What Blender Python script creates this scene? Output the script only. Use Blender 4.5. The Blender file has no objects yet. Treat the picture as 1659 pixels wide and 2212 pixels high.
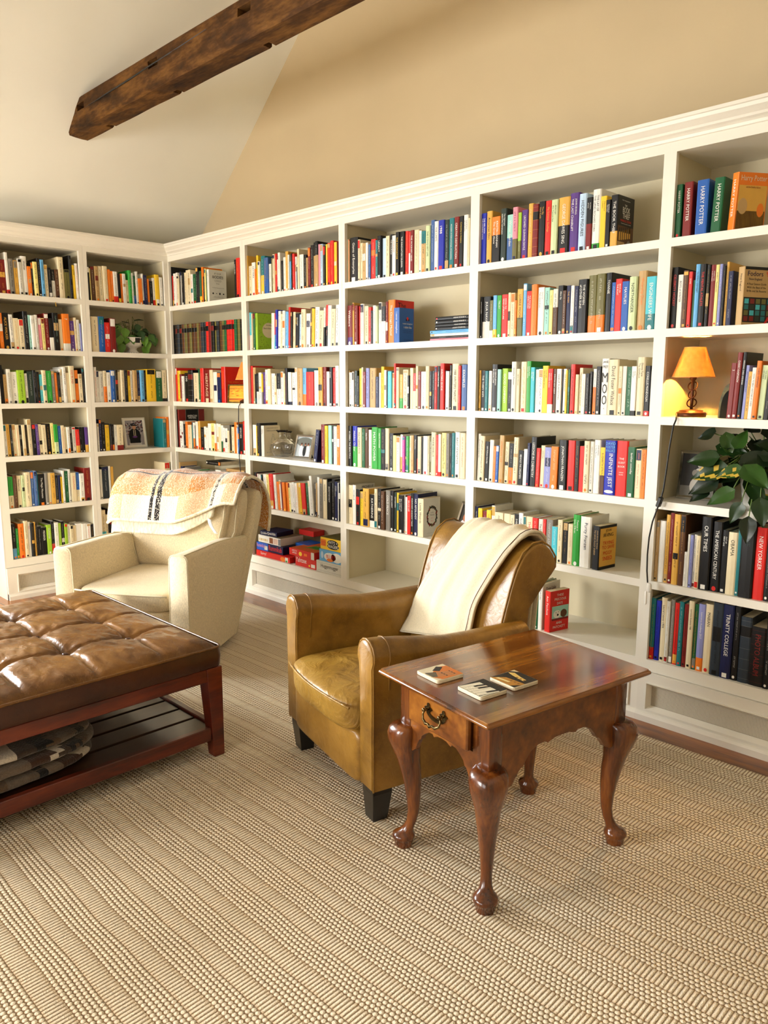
import bpy, math, random
from mathutils import Vector, Matrix
from math import sin, cos, pi, radians, sqrt, atan2
random.seed(7)
SC = bpy.context.scene
COL = SC.collection
# ------------------------------------------------------------------ colour
def lin(c):
    return tuple(((x/12.92) if x <= .04045 else ((x+.055)/1.055)**2.4) for x in c)
PAL = {
 'w':('white',(.93,.92,.88)),'c':('cream',(.90,.84,.69)),'t':('tan',(.76,.62,.40)),'g':('grey',(.52,.50,.46)),
 'k':('black',(.035,.03,.028)),'n':('navy',(.07,.10,.27)),'b':('blue',(.13,.36,.68)),'s':('sky-blue',(.40,.68,.88)),
 'a':('turquoise',(.28,.74,.80)),'e':('green',(.08,.36,.20)),'l':('lime',(.62,.78,.20)),'y':('yellow',(.95,.78,.18)),
 'o':('orange',(.93,.49,.12)),'r':('red',(.84,.14,.10)),'m':('maroon',(.48,.10,.08)),'p':('pink',(.90,.56,.62)),
 'v':('purple',(.33,.20,.50)),'u':('brown',(.34,.21,.11)),'q':('teal',(.10,.45,.47)),'h':('bright-green',(.18,.62,.22)),
 'j':('gold',(.86,.66,.28)),'d':('dark-green',(.13,.19,.16)),'i':('ivory',(.86,.85,.80)),'x':('olive',(.42,.40,.20)),
 'S':('steel-blue',(.25,.38,.60)),'Z':('pale-green',(.80,.86,.66)),'A':('pale-aqua',(.62,.83,.78)),'P':('lavender',(.56,.58,.80)),
 'I':('ice-blue',(.74,.84,.93)),'B':('royal-blue',(.10,.16,.66)),'D':('slate',(.16,.20,.24)),'M':('magenta',(.78,.24,.60)),
 'Y':('pale-yellow',(.95,.89,.55)),
}
def P(c): return PAL[c][1] if isinstance(c,str) else c
# ------------------------------------------------------------------ nodes
def newmat(name):
    m = bpy.data.materials.new(name); m.use_nodes = True
    nt = m.node_tree; b = nt.nodes['Principled BSDF']
    return m, nt, b
def N(nt, t, **kw):
    n = nt.nodes.new(t)
    for k, v in kw.items():
        if hasattr(n, k): setattr(n, k, v)
    return n
def setin(n, **kw):
    for k, v in kw.items():
        n.inputs[k.replace('_',' ')].default_value = v
def ramp(nt, pts):
    r = nt.nodes.new('ShaderNodeValToRGB')
    e = r.color_ramp.elements
    while len(e) < len(pts): e.new(.5)
    for i, (p, c) in enumerate(pts):
        e[i].position = p; e[i].color = (*lin(c), 1)
    return r
def math_(nt, op, a, b=None, c=None):
    n = nt.nodes.new('ShaderNodeMath'); n.operation = op
    for i, v in enumerate((a, b, c)):
        if v is None: continue
        if hasattr(v, 'type') and hasattr(v, 'links'): nt.links.new(v, n.inputs[i])
        else: n.inputs[i].default_value = v
    return n.outputs[0]
def simple(name, c, rough=.5, metal=0., var=.06, scale=8., bump=0., bscale=60., coat=0., spec=.5):
    m, nt, b = newmat(name)
    tc = N(nt,'ShaderNodeTexCoord'); ns = N(nt,'ShaderNodeTexNoise'); setin(ns, Scale=scale, Detail=4.)
    nt.links.new(tc.outputs['Object'], ns.inputs['Vector'])
    r = ramp(nt, [(.3, tuple(max(0,x*(1-var)) for x in c)), (.7, tuple(min(1,x*(1+var)) for x in c))])
    nt.links.new(ns.outputs['Fac'], r.inputs['Fac']); nt.links.new(r.outputs['Color'], b.inputs['Base Color'])
    setin(b, Roughness=rough, Metallic=metal)
    b.inputs['Specular IOR Level'].default_value = spec
    if coat: b.inputs['Coat Weight'].default_value = coat; b.inputs['Coat Roughness'].default_value = .08
    if bump:
        n2 = N(nt,'ShaderNodeTexNoise'); setin(n2, Scale=bscale, Detail=3.)
        nt.links.new(tc.outputs['Object'], n2.inputs['Vector'])
        bp = N(nt,'ShaderNodeBump'); setin(bp, Strength=bump, Distance=.004)
        nt.links.new(n2.outputs['Fac'], bp.inputs['Height']); nt.links.new(bp.outputs['Normal'], b.inputs['Normal'])
    return m
M = {}
M['white_paint'] = simple('white_paint', (.925,.905,.85), .42, var=.012, scale=3)
M['inner_shaded'] = simple('shelf_interior_paint', (.83,.785,.655), .55, var=.02, scale=3)  # shelf white with the shade of the recesses put into its colour
M['wall_beige'] = simple('beige_wall_paint', (.80,.725,.585), .85, var=.02, scale=1.5, bump=.05, bscale=120)
M['ceiling_paint'] = simple('off_white_ceiling_paint', (.92,.915,.875), .9, var=.02, scale=1.2, bump=.12, bscale=9)
M['black_plastic'] = simple('black_plastic', (.04,.035,.03), .4)
M['paper'] = simple('page_paper', (.90,.84,.70), .8, var=.05, scale=40)
M['brass'] = simple('antique_brass', (.40,.34,.22), .25, metal=1., var=.25, scale=40)
M['silver'] = simple('silver_metal', (.82,.82,.82), .16, metal=1., var=.03)
M['dark_metal'] = simple('bronze_metal', (.30,.17,.09), .35, metal=.7, var=.2, scale=30)
M['chair_leg'] = simple('black_lacquer', (.045,.04,.04), .28, coat=.3)
M['ceramic'] = simple('white_ceramic', (.93,.92,.88), .15, coat=.5)
M['soil'] = simple('potting_soil', (.12,.08,.05), .95, bump=.6)
M['stem'] = simple('plant_stem', (.35,.45,.16), .5)
M['tag'] = simple('white_satin_tag', (.93,.93,.92), .5)
M['piping_cream'] = simple('cream_piping', (.86,.81,.68), .8, bump=.3, bscale=300)
M['shade_trim'] = simple('tan_shade_trim', (.80,.66,.42), .7)
M['fringe'] = simple('cream_yarn', (.93,.88,.76), .9)
# colour-attribute materials (surface pattern of printed / woven things)
def attr_mat(name, rough=.45, bump=0., bscale=200., var=.0, vscale=60., sheen=0., spec=.4, coat=0.):
    m, nt, b = newmat(name)
    a = N(nt,'ShaderNodeAttribute'); a.attribute_name = 'Col'
    out = a.outputs['Color']
    tc = N(nt,'ShaderNodeTexCoord')
    if var:
        ns = N(nt,'ShaderNodeTexNoise'); setin(ns, Scale=vscale, Detail=3.); nt.links.new(tc.outputs['Object'], ns.inputs['Vector'])
        hs = N(nt,'ShaderNodeHueSaturation'); nt.links.new(out, hs.inputs['Color'])
        v = math_(nt,'MULTIPLY_ADD', ns.outputs['Fac'], var*2, 1-var); nt.links.new(v, hs.inputs['Value']); out = hs.outputs['Color']
    nt.links.new(out, b.inputs['Base Color']); setin(b, Roughness=rough); b.inputs['Specular IOR Level'].default_value = spec
    if sheen: b.inputs['Sheen Weight'].default_value = sheen
    if coat: b.inputs['Coat Weight'].default_value = coat
    if bump:
        n2 = N(nt,'ShaderNodeTexNoise'); setin(n2, Scale=bscale, Detail=3.); nt.links.new(tc.outputs['Object'], n2.inputs['Vector'])
        bp = N(nt,'ShaderNodeBump'); setin(bp, Strength=bump, Distance=.004)
        nt.links.new(n2.outputs['Fac'], bp.inputs['Height']); nt.links.new(bp.outputs['Normal'], b.inputs['Normal'])
    return m
M['print'] = attr_mat('printed_cover', .42, var=.06, vscale=35, spec=.35)
M['photo'] = attr_mat('photo_print', .55, spec=.2)
M['stone'] = attr_mat('tumbled_stone', .5, bump=.4, bscale=220, var=.08, vscale=90)
M['plaid'] = attr_mat('fuzzy_plaid_wool', .95, bump=1., bscale=130, var=.16, vscale=210, sheen=.5, spec=.1)
M['fur'] = attr_mat('dark_faux_fur', .95, bump=1., bscale=170, var=.35, vscale=160, sheen=.4, spec=.1)
M['leaf'] = attr_mat('glossy_leaf', .35, var=.2, vscale=50, spec=.5)
# wood ---------------------------------------------------------------
def wood(name, dark, mid, light, rough=.3, axis=(1,8,8), scale=3., coat=0., bump=.08, plank=None, spec=.5):
    m, nt, b = newmat(name)
    tc = N(nt,'ShaderNodeTexCoord'); mp = N(nt,'ShaderNodeMapping'); mp.inputs['Scale'].default_value = axis
    nt.links.new(tc.outputs['Object'], mp.inputs['Vector'])
    ns = N(nt,'ShaderNodeTexNoise'); setin(ns, Scale=scale, Detail=7., Roughness=.5, Distortion=.25)
    nt.links.new(mp.outputs['Vector'], ns.inputs['Vector'])
    n2 = N(nt,'ShaderNodeTexNoise'); setin(n2, Scale=scale*7, Detail=4.)
    nt.links.new(mp.outputs['Vector'], n2.inputs['Vector'])
    f = math_(nt,'ADD', math_(nt,'MULTIPLY', ns.outputs['Fac'], .75), math_(nt,'MULTIPLY', n2.outputs['Fac'], .25))
    if plank:
        sp = N(nt,'ShaderNodeSeparateXYZ'); nt.links.new(tc.outputs['Object'], sp.inputs[0])
        q = math_(nt,'FLOOR', math_(nt,'DIVIDE', sp.outputs['Y'], plank))
        wn = N(nt,'ShaderNodeTexWhiteNoise'); wn.noise_dimensions = '1D'; nt.links.new(q, wn.inputs['W'])
        f = math_(nt,'ADD', f, math_(nt,'MULTIPLY', math_(nt,'SUBTRACT', wn.outputs['Value'], .5), .22))
    r = ramp(nt, [(.33,dark),(.5,mid),(.67,light)]); nt.links.new(f, r.inputs['Fac'])
    out = r.outputs['Color']
    if plank:
        fr = math_(nt,'FRACT', math_(nt,'DIVIDE', sp.outputs['Y'], plank))
        g = math_(nt,'LESS_THAN', math_(nt,'ABSOLUTE', math_(nt,'SUBTRACT', fr, .5)), .485)
        mx = N(nt,'ShaderNodeMixRGB'); mx.inputs[1].default_value = (*lin((.12,.06,.03)),1)
        nt.links.new(g, mx.inputs[0]); nt.links.new(out, mx.inputs[2]); out = mx.outputs[0]
    nt.links.new(out, b.inputs['Base Color']); setin(b, Roughness=rough); b.inputs['Specular IOR Level'].default_value = spec
    if coat: b.inputs['Coat Weight'].default_value = coat; b.inputs['Coat Roughness'].default_value = .12
    bp = N(nt,'ShaderNodeBump'); setin(bp, Strength=bump, Distance=.003)
    nt.links.new(f, bp.inputs['Height']); nt.links.new(bp.outputs['Normal'], b.inputs['Normal'])
    return m
M['cherry_top'] = wood('polished_cherry_top', (.20,.08,.02),(.45,.245,.065),(.66,.43,.15), .18, (8,.7,8), 1.6, coat=.6, bump=.02)
M['cherry'] = wood('cherry_wood', (.25,.11,.03),(.46,.25,.07),(.62,.39,.13), .28, (2,2,2), 4., coat=.35, bump=.03)
M['cherry_leg'] = wood('cherry_leg_wood', (.20,.085,.027),(.38,.185,.052),(.52,.29,.09), .24, (8,8,1), 3., coat=.5, bump=.03)
M['mahogany'] = wood('dark_mahogany', (.20,.055,.022),(.35,.11,.042),(.46,.17,.06), .33, (6,1,6), 3., coat=.25, bump=.03)
M['slat_wood'] = wood('espresso_slat_wood', (.09,.04,.02),(.16,.08,.04),(.22,.12,.06), .3, (6,1,6), 3., coat=.2, bump=.03)
M['floor_wood'] = wood('old_pine_floor', (.36,.19,.065),(.58,.34,.13),(.70,.46,.20), .3, (1,9,1), 1.6, coat=.3, bump=.06, plank=.19)
M['beam_wood'] = wood('rough_hewn_beam', (.10,.055,.02),(.29,.18,.065),(.47,.32,.14), .8, (1.2,5,5), 2.6, bump=1., spec=.2)
# leather ------------------------------------------------------------
def leather(name, dark, mid, light, rough=.36, crease=.5, scuff=.16):
    m, nt, b = newmat(name)
    tc = N(nt,'ShaderNodeTexCoord')
    n1 = N(nt,'ShaderNodeTexNoise'); setin(n1, Scale=5., Detail=6., Roughness=.62); nt.links.new(tc.outputs['Object'], n1.inputs['Vector'])
    r = ramp(nt, [(.3,dark),(.5,mid),(.72,light)]); nt.links.new(n1.outputs['Fac'], r.inputs['Fac'])
    # pale scuffs
    n3 = N(nt,'ShaderNodeTexNoise'); setin(n3, Scale=14., Detail=5., Distortion=2.5); nt.links.new(tc.outputs['Object'], n3.inputs['Vector'])
    d = math_(nt,'ABSOLUTE', math_(nt,'SUBTRACT', n3.outputs['Fac'], .5))
    s = math_(nt,'MULTIPLY', math_(nt,'LESS_THAN', d, .0035), scuff)
    mx = N(nt,'ShaderNodeMixRGB'); nt.links.new(s, mx.inputs[0]); nt.links.new(r.outputs['Color'], mx.inputs[1]); mx.inputs[2].default_value = (*lin((.86,.66,.38)),1)
    nt.links.new(mx.outputs[0], b.inputs['Base Color']); setin(b, Roughness=rough); b.inputs['Specular IOR Level'].default_value = .5
    v = N(nt,'ShaderNodeTexVoronoi'); setin(v, Scale=420.); nt.links.new(tc.outputs['Object'], v.inputs['Vector'])
    n2 = N(nt,'ShaderNodeTexNoise'); setin(n2, Scale=11., Detail=5., Distortion=1.4); nt.links.new(tc.outputs['Object'], n2.inputs['Vector'])
    b1 = N(nt,'ShaderNodeBump'); setin(b1, Strength=.12, Distance=.001); nt.links.new(v.outputs['Distance'], b1.inputs['Height'])
    b2 = N(nt,'ShaderNodeBump'); setin(b2, Strength=crease, Distance=.012); nt.links.new(n2.outputs['Fac'], b2.inputs['Height'])
    nt.links.new(b1.outputs['Normal'], b2.inputs['Normal']); nt.links.new(b2.outputs['Normal'], b.inputs['Normal'])
    return m
M['leather'] = leather('tan_club_leather', (.40,.275,.09),(.54,.39,.14),(.64,.48,.21), .32, .32)
M['leather_seat'] = leather('creased_tan_leather', (.45,.325,.11),(.58,.44,.17),(.69,.55,.26), .34, .9)
M['leather_ottoman'] = leather('brown_ottoman_leather', (.30,.18,.07),(.44,.285,.115),(.56,.39,.175), .27, .42)
M['leather_dark'] = leather('dark_band_leather', (.20,.09,.045),(.26,.125,.06),(.32,.17,.08), .3, .25, 0.)
# fabric -------------------------------------------------------------
def fabric(name, c, sc=260., bump=.5, var=.10, sheen=.2):
    m, nt, b = newmat(name)
    tc = N(nt,'ShaderNodeTexCoord'); ns = N(nt,'ShaderNodeTexNoise'); setin(ns, Scale=sc, Detail=2.)
    mp = N(nt,'ShaderNodeMapping'); mp.inputs['Scale'].default_value = (1,1,.35)
    nt.links.new(tc.outputs['Object'], mp.inputs['Vector']); nt.links.new(mp.outputs['Vector'], ns.inputs['Vector'])
    r = ramp(nt, [(.25, tuple(x*(1-var*1.6) for x in c)), (.75, tuple(min(1,x*(1+var)) for x in c))]); nt.links.new(ns.outputs['Fac'], r.inputs['Fac'])
    nt.links.new(r.outputs['Color'], b.inputs['Base Color']); setin(b, Roughness=.92); b.inputs['Specular IOR Level'].default_value = .15
    b.inputs['Sheen Weight'].default_value = sheen
    n4 = N(nt,'ShaderNodeTexNoise'); setin(n4, Scale=9., Detail=3.); nt.links.new(tc.outputs['Object'], n4.inputs['Vector'])
    bp = N(nt,'ShaderNodeBump'); setin(bp, Strength=bump, Distance=.002); nt.links.new(ns.outputs['Fac'], bp.inputs['Height'])
    b2 = N(nt,'ShaderNodeBump'); setin(b2, Strength=.35, Distance=.015); nt.links.new(n4.outputs['Fac'], b2.inputs['Height'])
    nt.links.new(bp.outputs['Normal'], b2.inputs['Normal']); nt.links.new(b2.outputs['Normal'], b.inputs['Normal'])
    return m
M['cream_fabric'] = fabric('oatmeal_slipcover', (.865,.80,.665), 340, .45, .07)
M['throw'] = fabric('cream_cotton_throw', (.875,.83,.715), 420, .4, .04)
M['sherpa'] = fabric('cream_sherpa', (.92,.87,.76), 110, 1., .10, .5)
# rug ----------------------------------------------------------------
def rug_mat():
    m, nt, b = newmat('woven_wool_rug')
    tc = N(nt,'ShaderNodeTexCoord')
    wn = N(nt,'ShaderNodeTexNoise'); setin(wn, Scale=2.2, Detail=2.); nt.links.new(tc.outputs['Object'], wn.inputs['Vector'])
    sp = N(nt,'ShaderNodeSeparateXYZ'); nt.links.new(tc.outputs['Object'], sp.inputs[0])
    X = sp.outputs['X']
    wob = math_(nt,'MULTIPLY', math_(nt,'SUBTRACT', wn.outputs['Fac'], .5), .028)
    Y = math_(nt,'ADD', sp.outputs['Y'], wob)
    per = .117
    t = math_(nt,'FRACT', math_(nt,'DIVIDE', math_(nt,'ADD', Y, .012), per))      # 0..1 across one repeat
    band = math_(nt,'LESS_THAN', t, .43)                                         # flat band of cross ribs
    # ribs
    rib = math_(nt,'ABSOLUTE', math_(nt,'SINE', math_(nt,'MULTIPLY', X, pi/.0112)))
    edge = math_(nt,'SINE', math_(nt,'MULTIPLY', math_(nt,'DIVIDE', t, .43), pi))
    ribh = math_(nt,'MULTIPLY', math_(nt,'POWER', rib, .7), math_(nt,'POWER', math_(nt,'MAXIMUM', edge, .001), .3))
    # beads
    tb = math_(nt,'MULTIPLY', math_(nt,'SUBTRACT', t, .43), 5/.57)
    row = math_(nt,'FLOOR', tb)
    odd = math_(nt,'MULTIPLY', math_(nt,'MODULO', row, 2.), .5)
    dx = math_(nt,'MULTIPLY', math_(nt,'SUBTRACT', math_(nt,'FRACT', math_(nt,'ADD', math_(nt,'DIVIDE', X, .0135), odd)), .5), 2.)
    dy = math_(nt,'MULTIPLY', math_(nt,'SUBTRACT', math_(nt,'FRACT', tb), .5), 2.)
    rr = math_(nt,'ADD', math_(nt,'MULTIPLY', dx, dx), math_(nt,'MULTIPLY', dy, dy))
    bead = math_(nt,'POWER', math_(nt,'MAXIMUM', math_(nt,'SUBTRACT', 1.15, rr), .001), .5)
    mxh = nt.nodes.new('ShaderNodeMix'); mxh.data_type = 'FLOAT'
    nt.links.new(band, mxh.inputs[0]); nt.links.new(bead, mxh.inputs[2]); nt.links.new(ribh, mxh.inputs[3])
    h = mxh.outputs[0]
    fz = N(nt,'ShaderNodeTexNoise'); setin(fz, Scale=330., Detail=2.); nt.links.new(tc.outputs['Object'], fz.inputs['Vector'])
    h2 = math_(nt,'ADD', h, math_(nt,'MULTIPLY', math_(nt,'SUBTRACT', fz.outputs['Fac'], .5), .5))
    r = ramp(nt, [(.06,(.56,.44,.31)),(.32,(.84,.745,.61)),(.85,(.98,.925,.82))]); nt.links.new(h2, r.inputs['Fac'])  # weave height tints the wool: shade painted in gaps, highlight on ridges
    big = N(nt,'ShaderNodeTexNoise'); setin(big, Scale=1.3, Detail=3.); nt.links.new(tc.outputs['Object'], big.inputs['Vector'])
    hs = N(nt,'ShaderNodeHueSaturation'); nt.links.new(r.outputs['Color'], hs.inputs['Color'])
    nt.links.new(math_(nt,'MULTIPLY_ADD', big.outputs['Fac'], .16, .92), hs.inputs['Value'])
    nt.links.new(hs.outputs['Color'], b.inputs['Base Color']); setin(b, Roughness=.95); b.inputs['Specular IOR Level'].default_value = .1
    bp = N(nt,'ShaderNodeBump'); setin(bp, Strength=1., Distance=.006); nt.links.new(h2, bp.inputs['Height'])
    nt.links.new(bp.outputs['Normal'], b.inputs['Normal'])
    return m
M['rug'] = rug_mat()
def grille_mat():
    m, nt, b = newmat('perforated_grille')
    tc = N(nt,'ShaderNodeTexCoord'); sp = N(nt,'ShaderNodeSeparateXYZ'); nt.links.new(tc.outputs['Object'], sp.inputs[0])
    s = math_(nt,'ADD', sp.outputs['X'], sp.outputs['Y'])
    a = math_(nt,'SINE', math_(nt,'MULTIPLY', math_(nt,'ADD', s, sp.outputs['Z']), pi*2/.0105))
    c = math_(nt,'SINE', math_(nt,'MULTIPLY', math_(nt,'SUBTRACT', s, sp.outputs['Z']), pi*2/.0105))
    hole = math_(nt,'GREATER_THAN', math_(nt,'MULTIPLY', a, c), .42)
    mx = N(nt,'ShaderNodeMixRGB'); mx.inputs[1].default_value = (*lin((.84,.81,.73)),1); mx.inputs[2].default_value = (*lin((.30,.26,.19)),1)
    nt.links.new(hole, mx.inputs[0]); nt.links.new(mx.outputs[0], b.inputs['Base Color']); setin(b, Roughness=.5)
    return m
M['grille'] = grille_mat()
def glass_mat(name, tint=(1,1,1), rough=.0, thin=False):
    m, nt, b = newmat(name)
    setin(b, Roughness=rough, IOR=1.45 if not thin else 1.1); b.inputs['Base Color'].default_value = (*tint,1)
    b.inputs['Transmission Weight'].default_value = 1.
    return m
M['glass'] = glass_mat('clear_glass')
def pane_mat():
    m = bpy.data.materials.new('window_pane'); m.use_nodes = True; nt = m.node_tree; nt.nodes.clear()
    o = N(nt,'ShaderNodeOutputMaterial'); t = N(nt,'ShaderNodeBsdfTransparent'); g = N(nt,'ShaderNodeBsdfGlossy'); g.inputs['Roughness'].default_value = .02
    mx = N(nt,'ShaderNodeMixShader'); mx.inputs[0].default_value = .06
    nt.links.new(t.outputs[0], mx.inputs[1]); nt.links.new(g.outputs[0], mx.inputs[2]); nt.links.new(mx.outputs[0], o.inputs[0])
    return m
M['pane'] = pane_mat()
def shade_mat():
    m = bpy.data.materials.new('orange_lampshade'); m.use_nodes = True; nt = m.node_tree; nt.nodes.clear()
    o = N(nt,'ShaderNodeOutputMaterial'); d = N(nt,'ShaderNodeBsdfDiffuse'); t = N(nt,'ShaderNodeBsdfTranslucent')
    tc = N(nt,'ShaderNodeTexCoord'); ns = N(nt,'ShaderNodeTexNoise'); setin(ns, Scale=60., Detail=4.); nt.links.new(tc.outputs['Object'], ns.inputs['Vector'])
    r = ramp(nt, [(.3,(.88,.55,.27)),(.7,(.93,.62,.33))]); nt.links.new(ns.outputs['Fac'], r.inputs['Fac'])
    nt.links.new(r.outputs['Color'], d.inputs['Color']); nt.links.new(r.outputs['Color'], t.inputs['Color'])
    mx = N(nt,'ShaderNodeMixShader'); mx.inputs[0].default_value = .13
    nt.links.new(d.outputs[0], mx.inputs[1]); nt.links.new(t.outputs[0], mx.inputs[2]); nt.links.new(mx.outputs[0], o.inputs[0])
    return m
M['shade'] = shade_mat()
# ------------------------------------------------------------------ mesh builder
class MB:
    def __init__(s): s.v=[]; s.f=[]; s.c=[]
    def add(s, vs, fs, col=None):
        o=len(s.v); s.v+= [tuple(v) for v in vs]
        for f in fs: s.f.append([i+o for i in f]); s.c.append(col)
    def box(s, x0,x1,y0,y1,z0,z1, col=None):
        s.add([(x0,y0,z0),(x1,y0,z0),(x1,y1,z0),(x0,y1,z0),(x0,y0,z1),(x1,y0,z1),(x1,y1,z1),(x0,y1,z1)],
              [(0,3,2,1),(4,5,6,7),(0,1,5,4),(1,2,6,5),(2,3,7,6),(3,0,4,7)], col)
    def bbox(s, x0,x1,y0,y1,z0,z1, b=.004, col=None):   # box with chamfered edges
        b=min(b,(x1-x0)*.45,(y1-y0)*.45,(z1-z0)*.45)
        vs=[];idx={}
        for ix,(xo,xi) in enumerate(((x0,x0+b),(x1,x1-b))):
            for iy,(yo,yi) in enumerate(((y0,y0+b),(y1,y1-b))):
                for iz,(zo,zi) in enumerate(((z0,z0+b),(z1,z1-b))):
                    idx[ix,iy,iz,0]=len(vs);vs.append((xo,yi,zi))
                    idx[ix,iy,iz,1]=len(vs);vs.append((xi,yo,zi))
                    idx[ix,iy,iz,2]=len(vs);vs.append((xi,yi,zo))
        fs=[]
        for a in (0,1):
            g=lambda i,j,k:idx[(a,i,j,0)]
            q=[g(0,0,0),g(1,0,0),g(1,1,0),g(0,1,0)]; fs.append(q if a else q[::-1])
            q=[idx[0,a,0,1],idx[0,a,1,1],idx[1,a,1,1],idx[1,a,0,1]]; fs.append(q if a else q[::-1])
            q=[idx[0,0,a,2],idx[1,0,a,2],idx[1,1,a,2],idx[0,1,a,2]]; fs.append(q if a else q[::-1])
        for i in (0,1):
            for j in (0,1):
                q=[idx[i,j,0,0],idx[i,j,1,0],idx[i,j,1,1],idx[i,j,0,1]]; fs.append(q if (i^j) else q[::-1])
                q=[idx[i,0,j,0],idx[i,1,j,0],idx[i,1,j,2],idx[i,0,j,2]]; fs.append(q[::-1] if (i^j) else q)
                q=[idx[0,i,j,1],idx[1,i,j,1],idx[1,i,j,2],idx[0,i,j,2]]; fs.append(q if (i^j) else q[::-1])
        for i in (0,1):
            for j in (0,1):
                for k in (0,1):
                    t=[idx[i,j,k,0],idx[i,j,k,1],idx[i,j,k,2]]; fs.append(t if (i+j+k)%2 else t[::-1])
        s.add(vs,fs,col)
    def loft(s, rings, cap=True, close=True, col=None, colf=None):
        n=len(rings[0]); vs=[p for r in rings for p in r]; o=len(s.v); s.v+=[tuple(v) for v in vs]
        for i in range(len(rings)-1):
            for j in range(n if close else n-1):
                k=(j+1)%n
                s.f.append([o+i*n+j,o+i*n+k,o+(i+1)*n+k,o+(i+1)*n+j]); s.c.append(colf(i,j) if colf else col)
        if cap:
            s.f.append([o+j for j in range(n)][::-1]); s.c.append(colf(0,0) if colf else col)
            s.f.append([o+(len(rings)-1)*n+j for j in range(n)]); s.c.append(colf(len(rings)-2,0) if colf else col)
    def tube(s, pts, r, n=8, col=None, cap=True):
        pts=[Vector(p) for p in pts]; rings=[]; up=Vector((0,0,1))
        rr = r if isinstance(r,(list,tuple)) else [r]*len(pts)
        prev=None
        for i,p in enumerate(pts):
            t=(pts[min(i+1,len(pts)-1)]-pts[max(i-1,0)])
            if t.length<1e-9: t=Vector((0,0,1))
            t.normalize()
            if prev is None:
                a=up if abs(t.z)<.9 else Vector((1,0,0)); u=t.cross(a).normalized()
            else:
                u=(prev-t*prev.dot(t));
                u = u.normalized() if u.length>1e-6 else t.orthogonal().normalized()
            prev=u; w=t.cross(u)
            rings.append([p+(u*cos(2*pi*k/n)+w*sin(2*pi*k/n))*rr[i] for k in range(n)])
        s.loft(rings,cap,True,col)
    def lathe(s, prof, n=24, c=(0,0,0), col=None, colf=None, cap=True):
        rings=[[(c[0]+r*cos(2*pi*k/n),c[1]+r*sin(2*pi*k/n),c[2]+z) for k in range(n)] for r,z in prof]
        s.loft(rings,cap,True,col,colf)
    def pillow(s, c, h, k=5., n=10, disp=None, col=None):   # rounded superquadric box
        cx,cy,cz=c; hx,hy,hz=h
        idx={}
        def vert(a,b_,d):
            key=(round(a,5),round(b_,5),round(d,5))
            if key in idx: return idx[key]
            L=(abs(a)**k+abs(b_)**k+abs(d)**k)**(1/k)
            p=Vector((a/L,b_/L,d/L)); q=Vector((cx+p.x*hx,cy+p.y*hy,cz+p.z*hz))
            if disp: q=disp(p,q)
            idx[key]=len(s.v); s.v.append(tuple(q)); return idx[key]
        g=[-1+2*i/n for i in range(n+1)]
        g=[math.copysign(1-(1-abs(x))**1.35,x) for x in g]
        for ax in range(3):
            for sg in (-1,1):
                for i in range(n):
                    for j in range(n):
                        q=[]
                        for (a,b_) in ((g[i],g[j]),(g[i+1],g[j]),(g[i+1],g[j+1]),(g[i],g[j+1])):
                            t=[0,0,0]; t[ax]=sg; t[(ax+1)%3]=a; t[(ax+2)%3]=b_
                            q.append(vert(*t))
                        s.f.append(q if sg>0 else q[::-1]); s.c.append(col)
    def grid(s, nu, nv, fn, colf=None, col=None):
        o=len(s.v)
        for i in range(nu+1):
            for j in range(nv+1): s.v.append(tuple(fn(i/nu,j/nv)))
        for i in range(nu):
            for j in range(nv):
                a=o+i*(nv+1)+j
                s.f.append([a,a+nv+1,a+nv+2,a+1]); s.c.append(colf((i+.5)/nu,(j+.5)/nv) if colf else col)
    def xf(s, mat):
        s.v=[tuple(mat@Vector(v)) for v in s.v]; return s
    def join(s, o): s.add(o.v,[],None); b=len(s.v)-len(o.v); s.f+=[[i+b for i in f] for f in o.f]; s.c+=o.c; return s
    def mesh(s, name, mat, smooth=False, default=(.8,.8,.8)):
        me=bpy.data.meshes.new(name); me.from_pydata(s.v,[],s.f)
        if any(c is not None for c in s.c):
            at=me.color_attributes.new('Col','FLOAT_COLOR','CORNER'); buf=[]
            cache={}
            for f,c in zip(s.f,s.c):
                c=c or default
                if c not in cache: cache[c]=[*lin(P(c)),1.]
                buf+=cache[c]*len(f)
            at.data.foreach_set('color',buf)
        if mat: me.materials.append(M[mat] if isinstance(mat,str) else mat)
        if smooth: me.polygons.foreach_set('use_smooth',[True]*len(me.polygons))
        me.update(); return me
    def build(s, name, mat, parent=None, smooth=False, **kw):
        ob=bpy.data.objects.new(name, s.mesh(name,mat,smooth)); COL.objects.link(ob)
        if parent is not None: ob.parent=parent
        for k,v in kw.items(): ob[k]=v
        return ob
def bevelmod(ob,w=.003,seg=2):
    m=ob.modifiers.new('bevel','BEVEL'); m.width=w; m.segments=seg; m.limit_method='ANGLE'; return ob
def solid(ob,t,off=-1.):
    m=ob.modifiers.new('solid','SOLIDIFY'); m.thickness=t; m.offset=off; return ob
def subs(ob,n=1):
    m=ob.modifiers.new('subd','SUBSURF'); m.levels=n; m.render_levels=n; return ob
def autosm(ob,deg=40):
    me=ob.data
    try: me.set_sharp_from_angle(angle=radians(deg))
    except Exception: pass
    return ob
def tag(o,label,cat,group=None):
    o['label']=label; o['category']=cat
    if group: o['group']=group
    return o
def thing(name,label,cat,loc=(0,0,0),rz=0.,group=None):
    o=bpy.data.objects.new(name,None); o.empty_display_size=.05; COL.objects.link(o)
    o.location=loc; o.rotation_euler=(0,0,rz); return tag(o,label,cat,group)
def structure(o): o['kind']='structure'; return o
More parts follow.
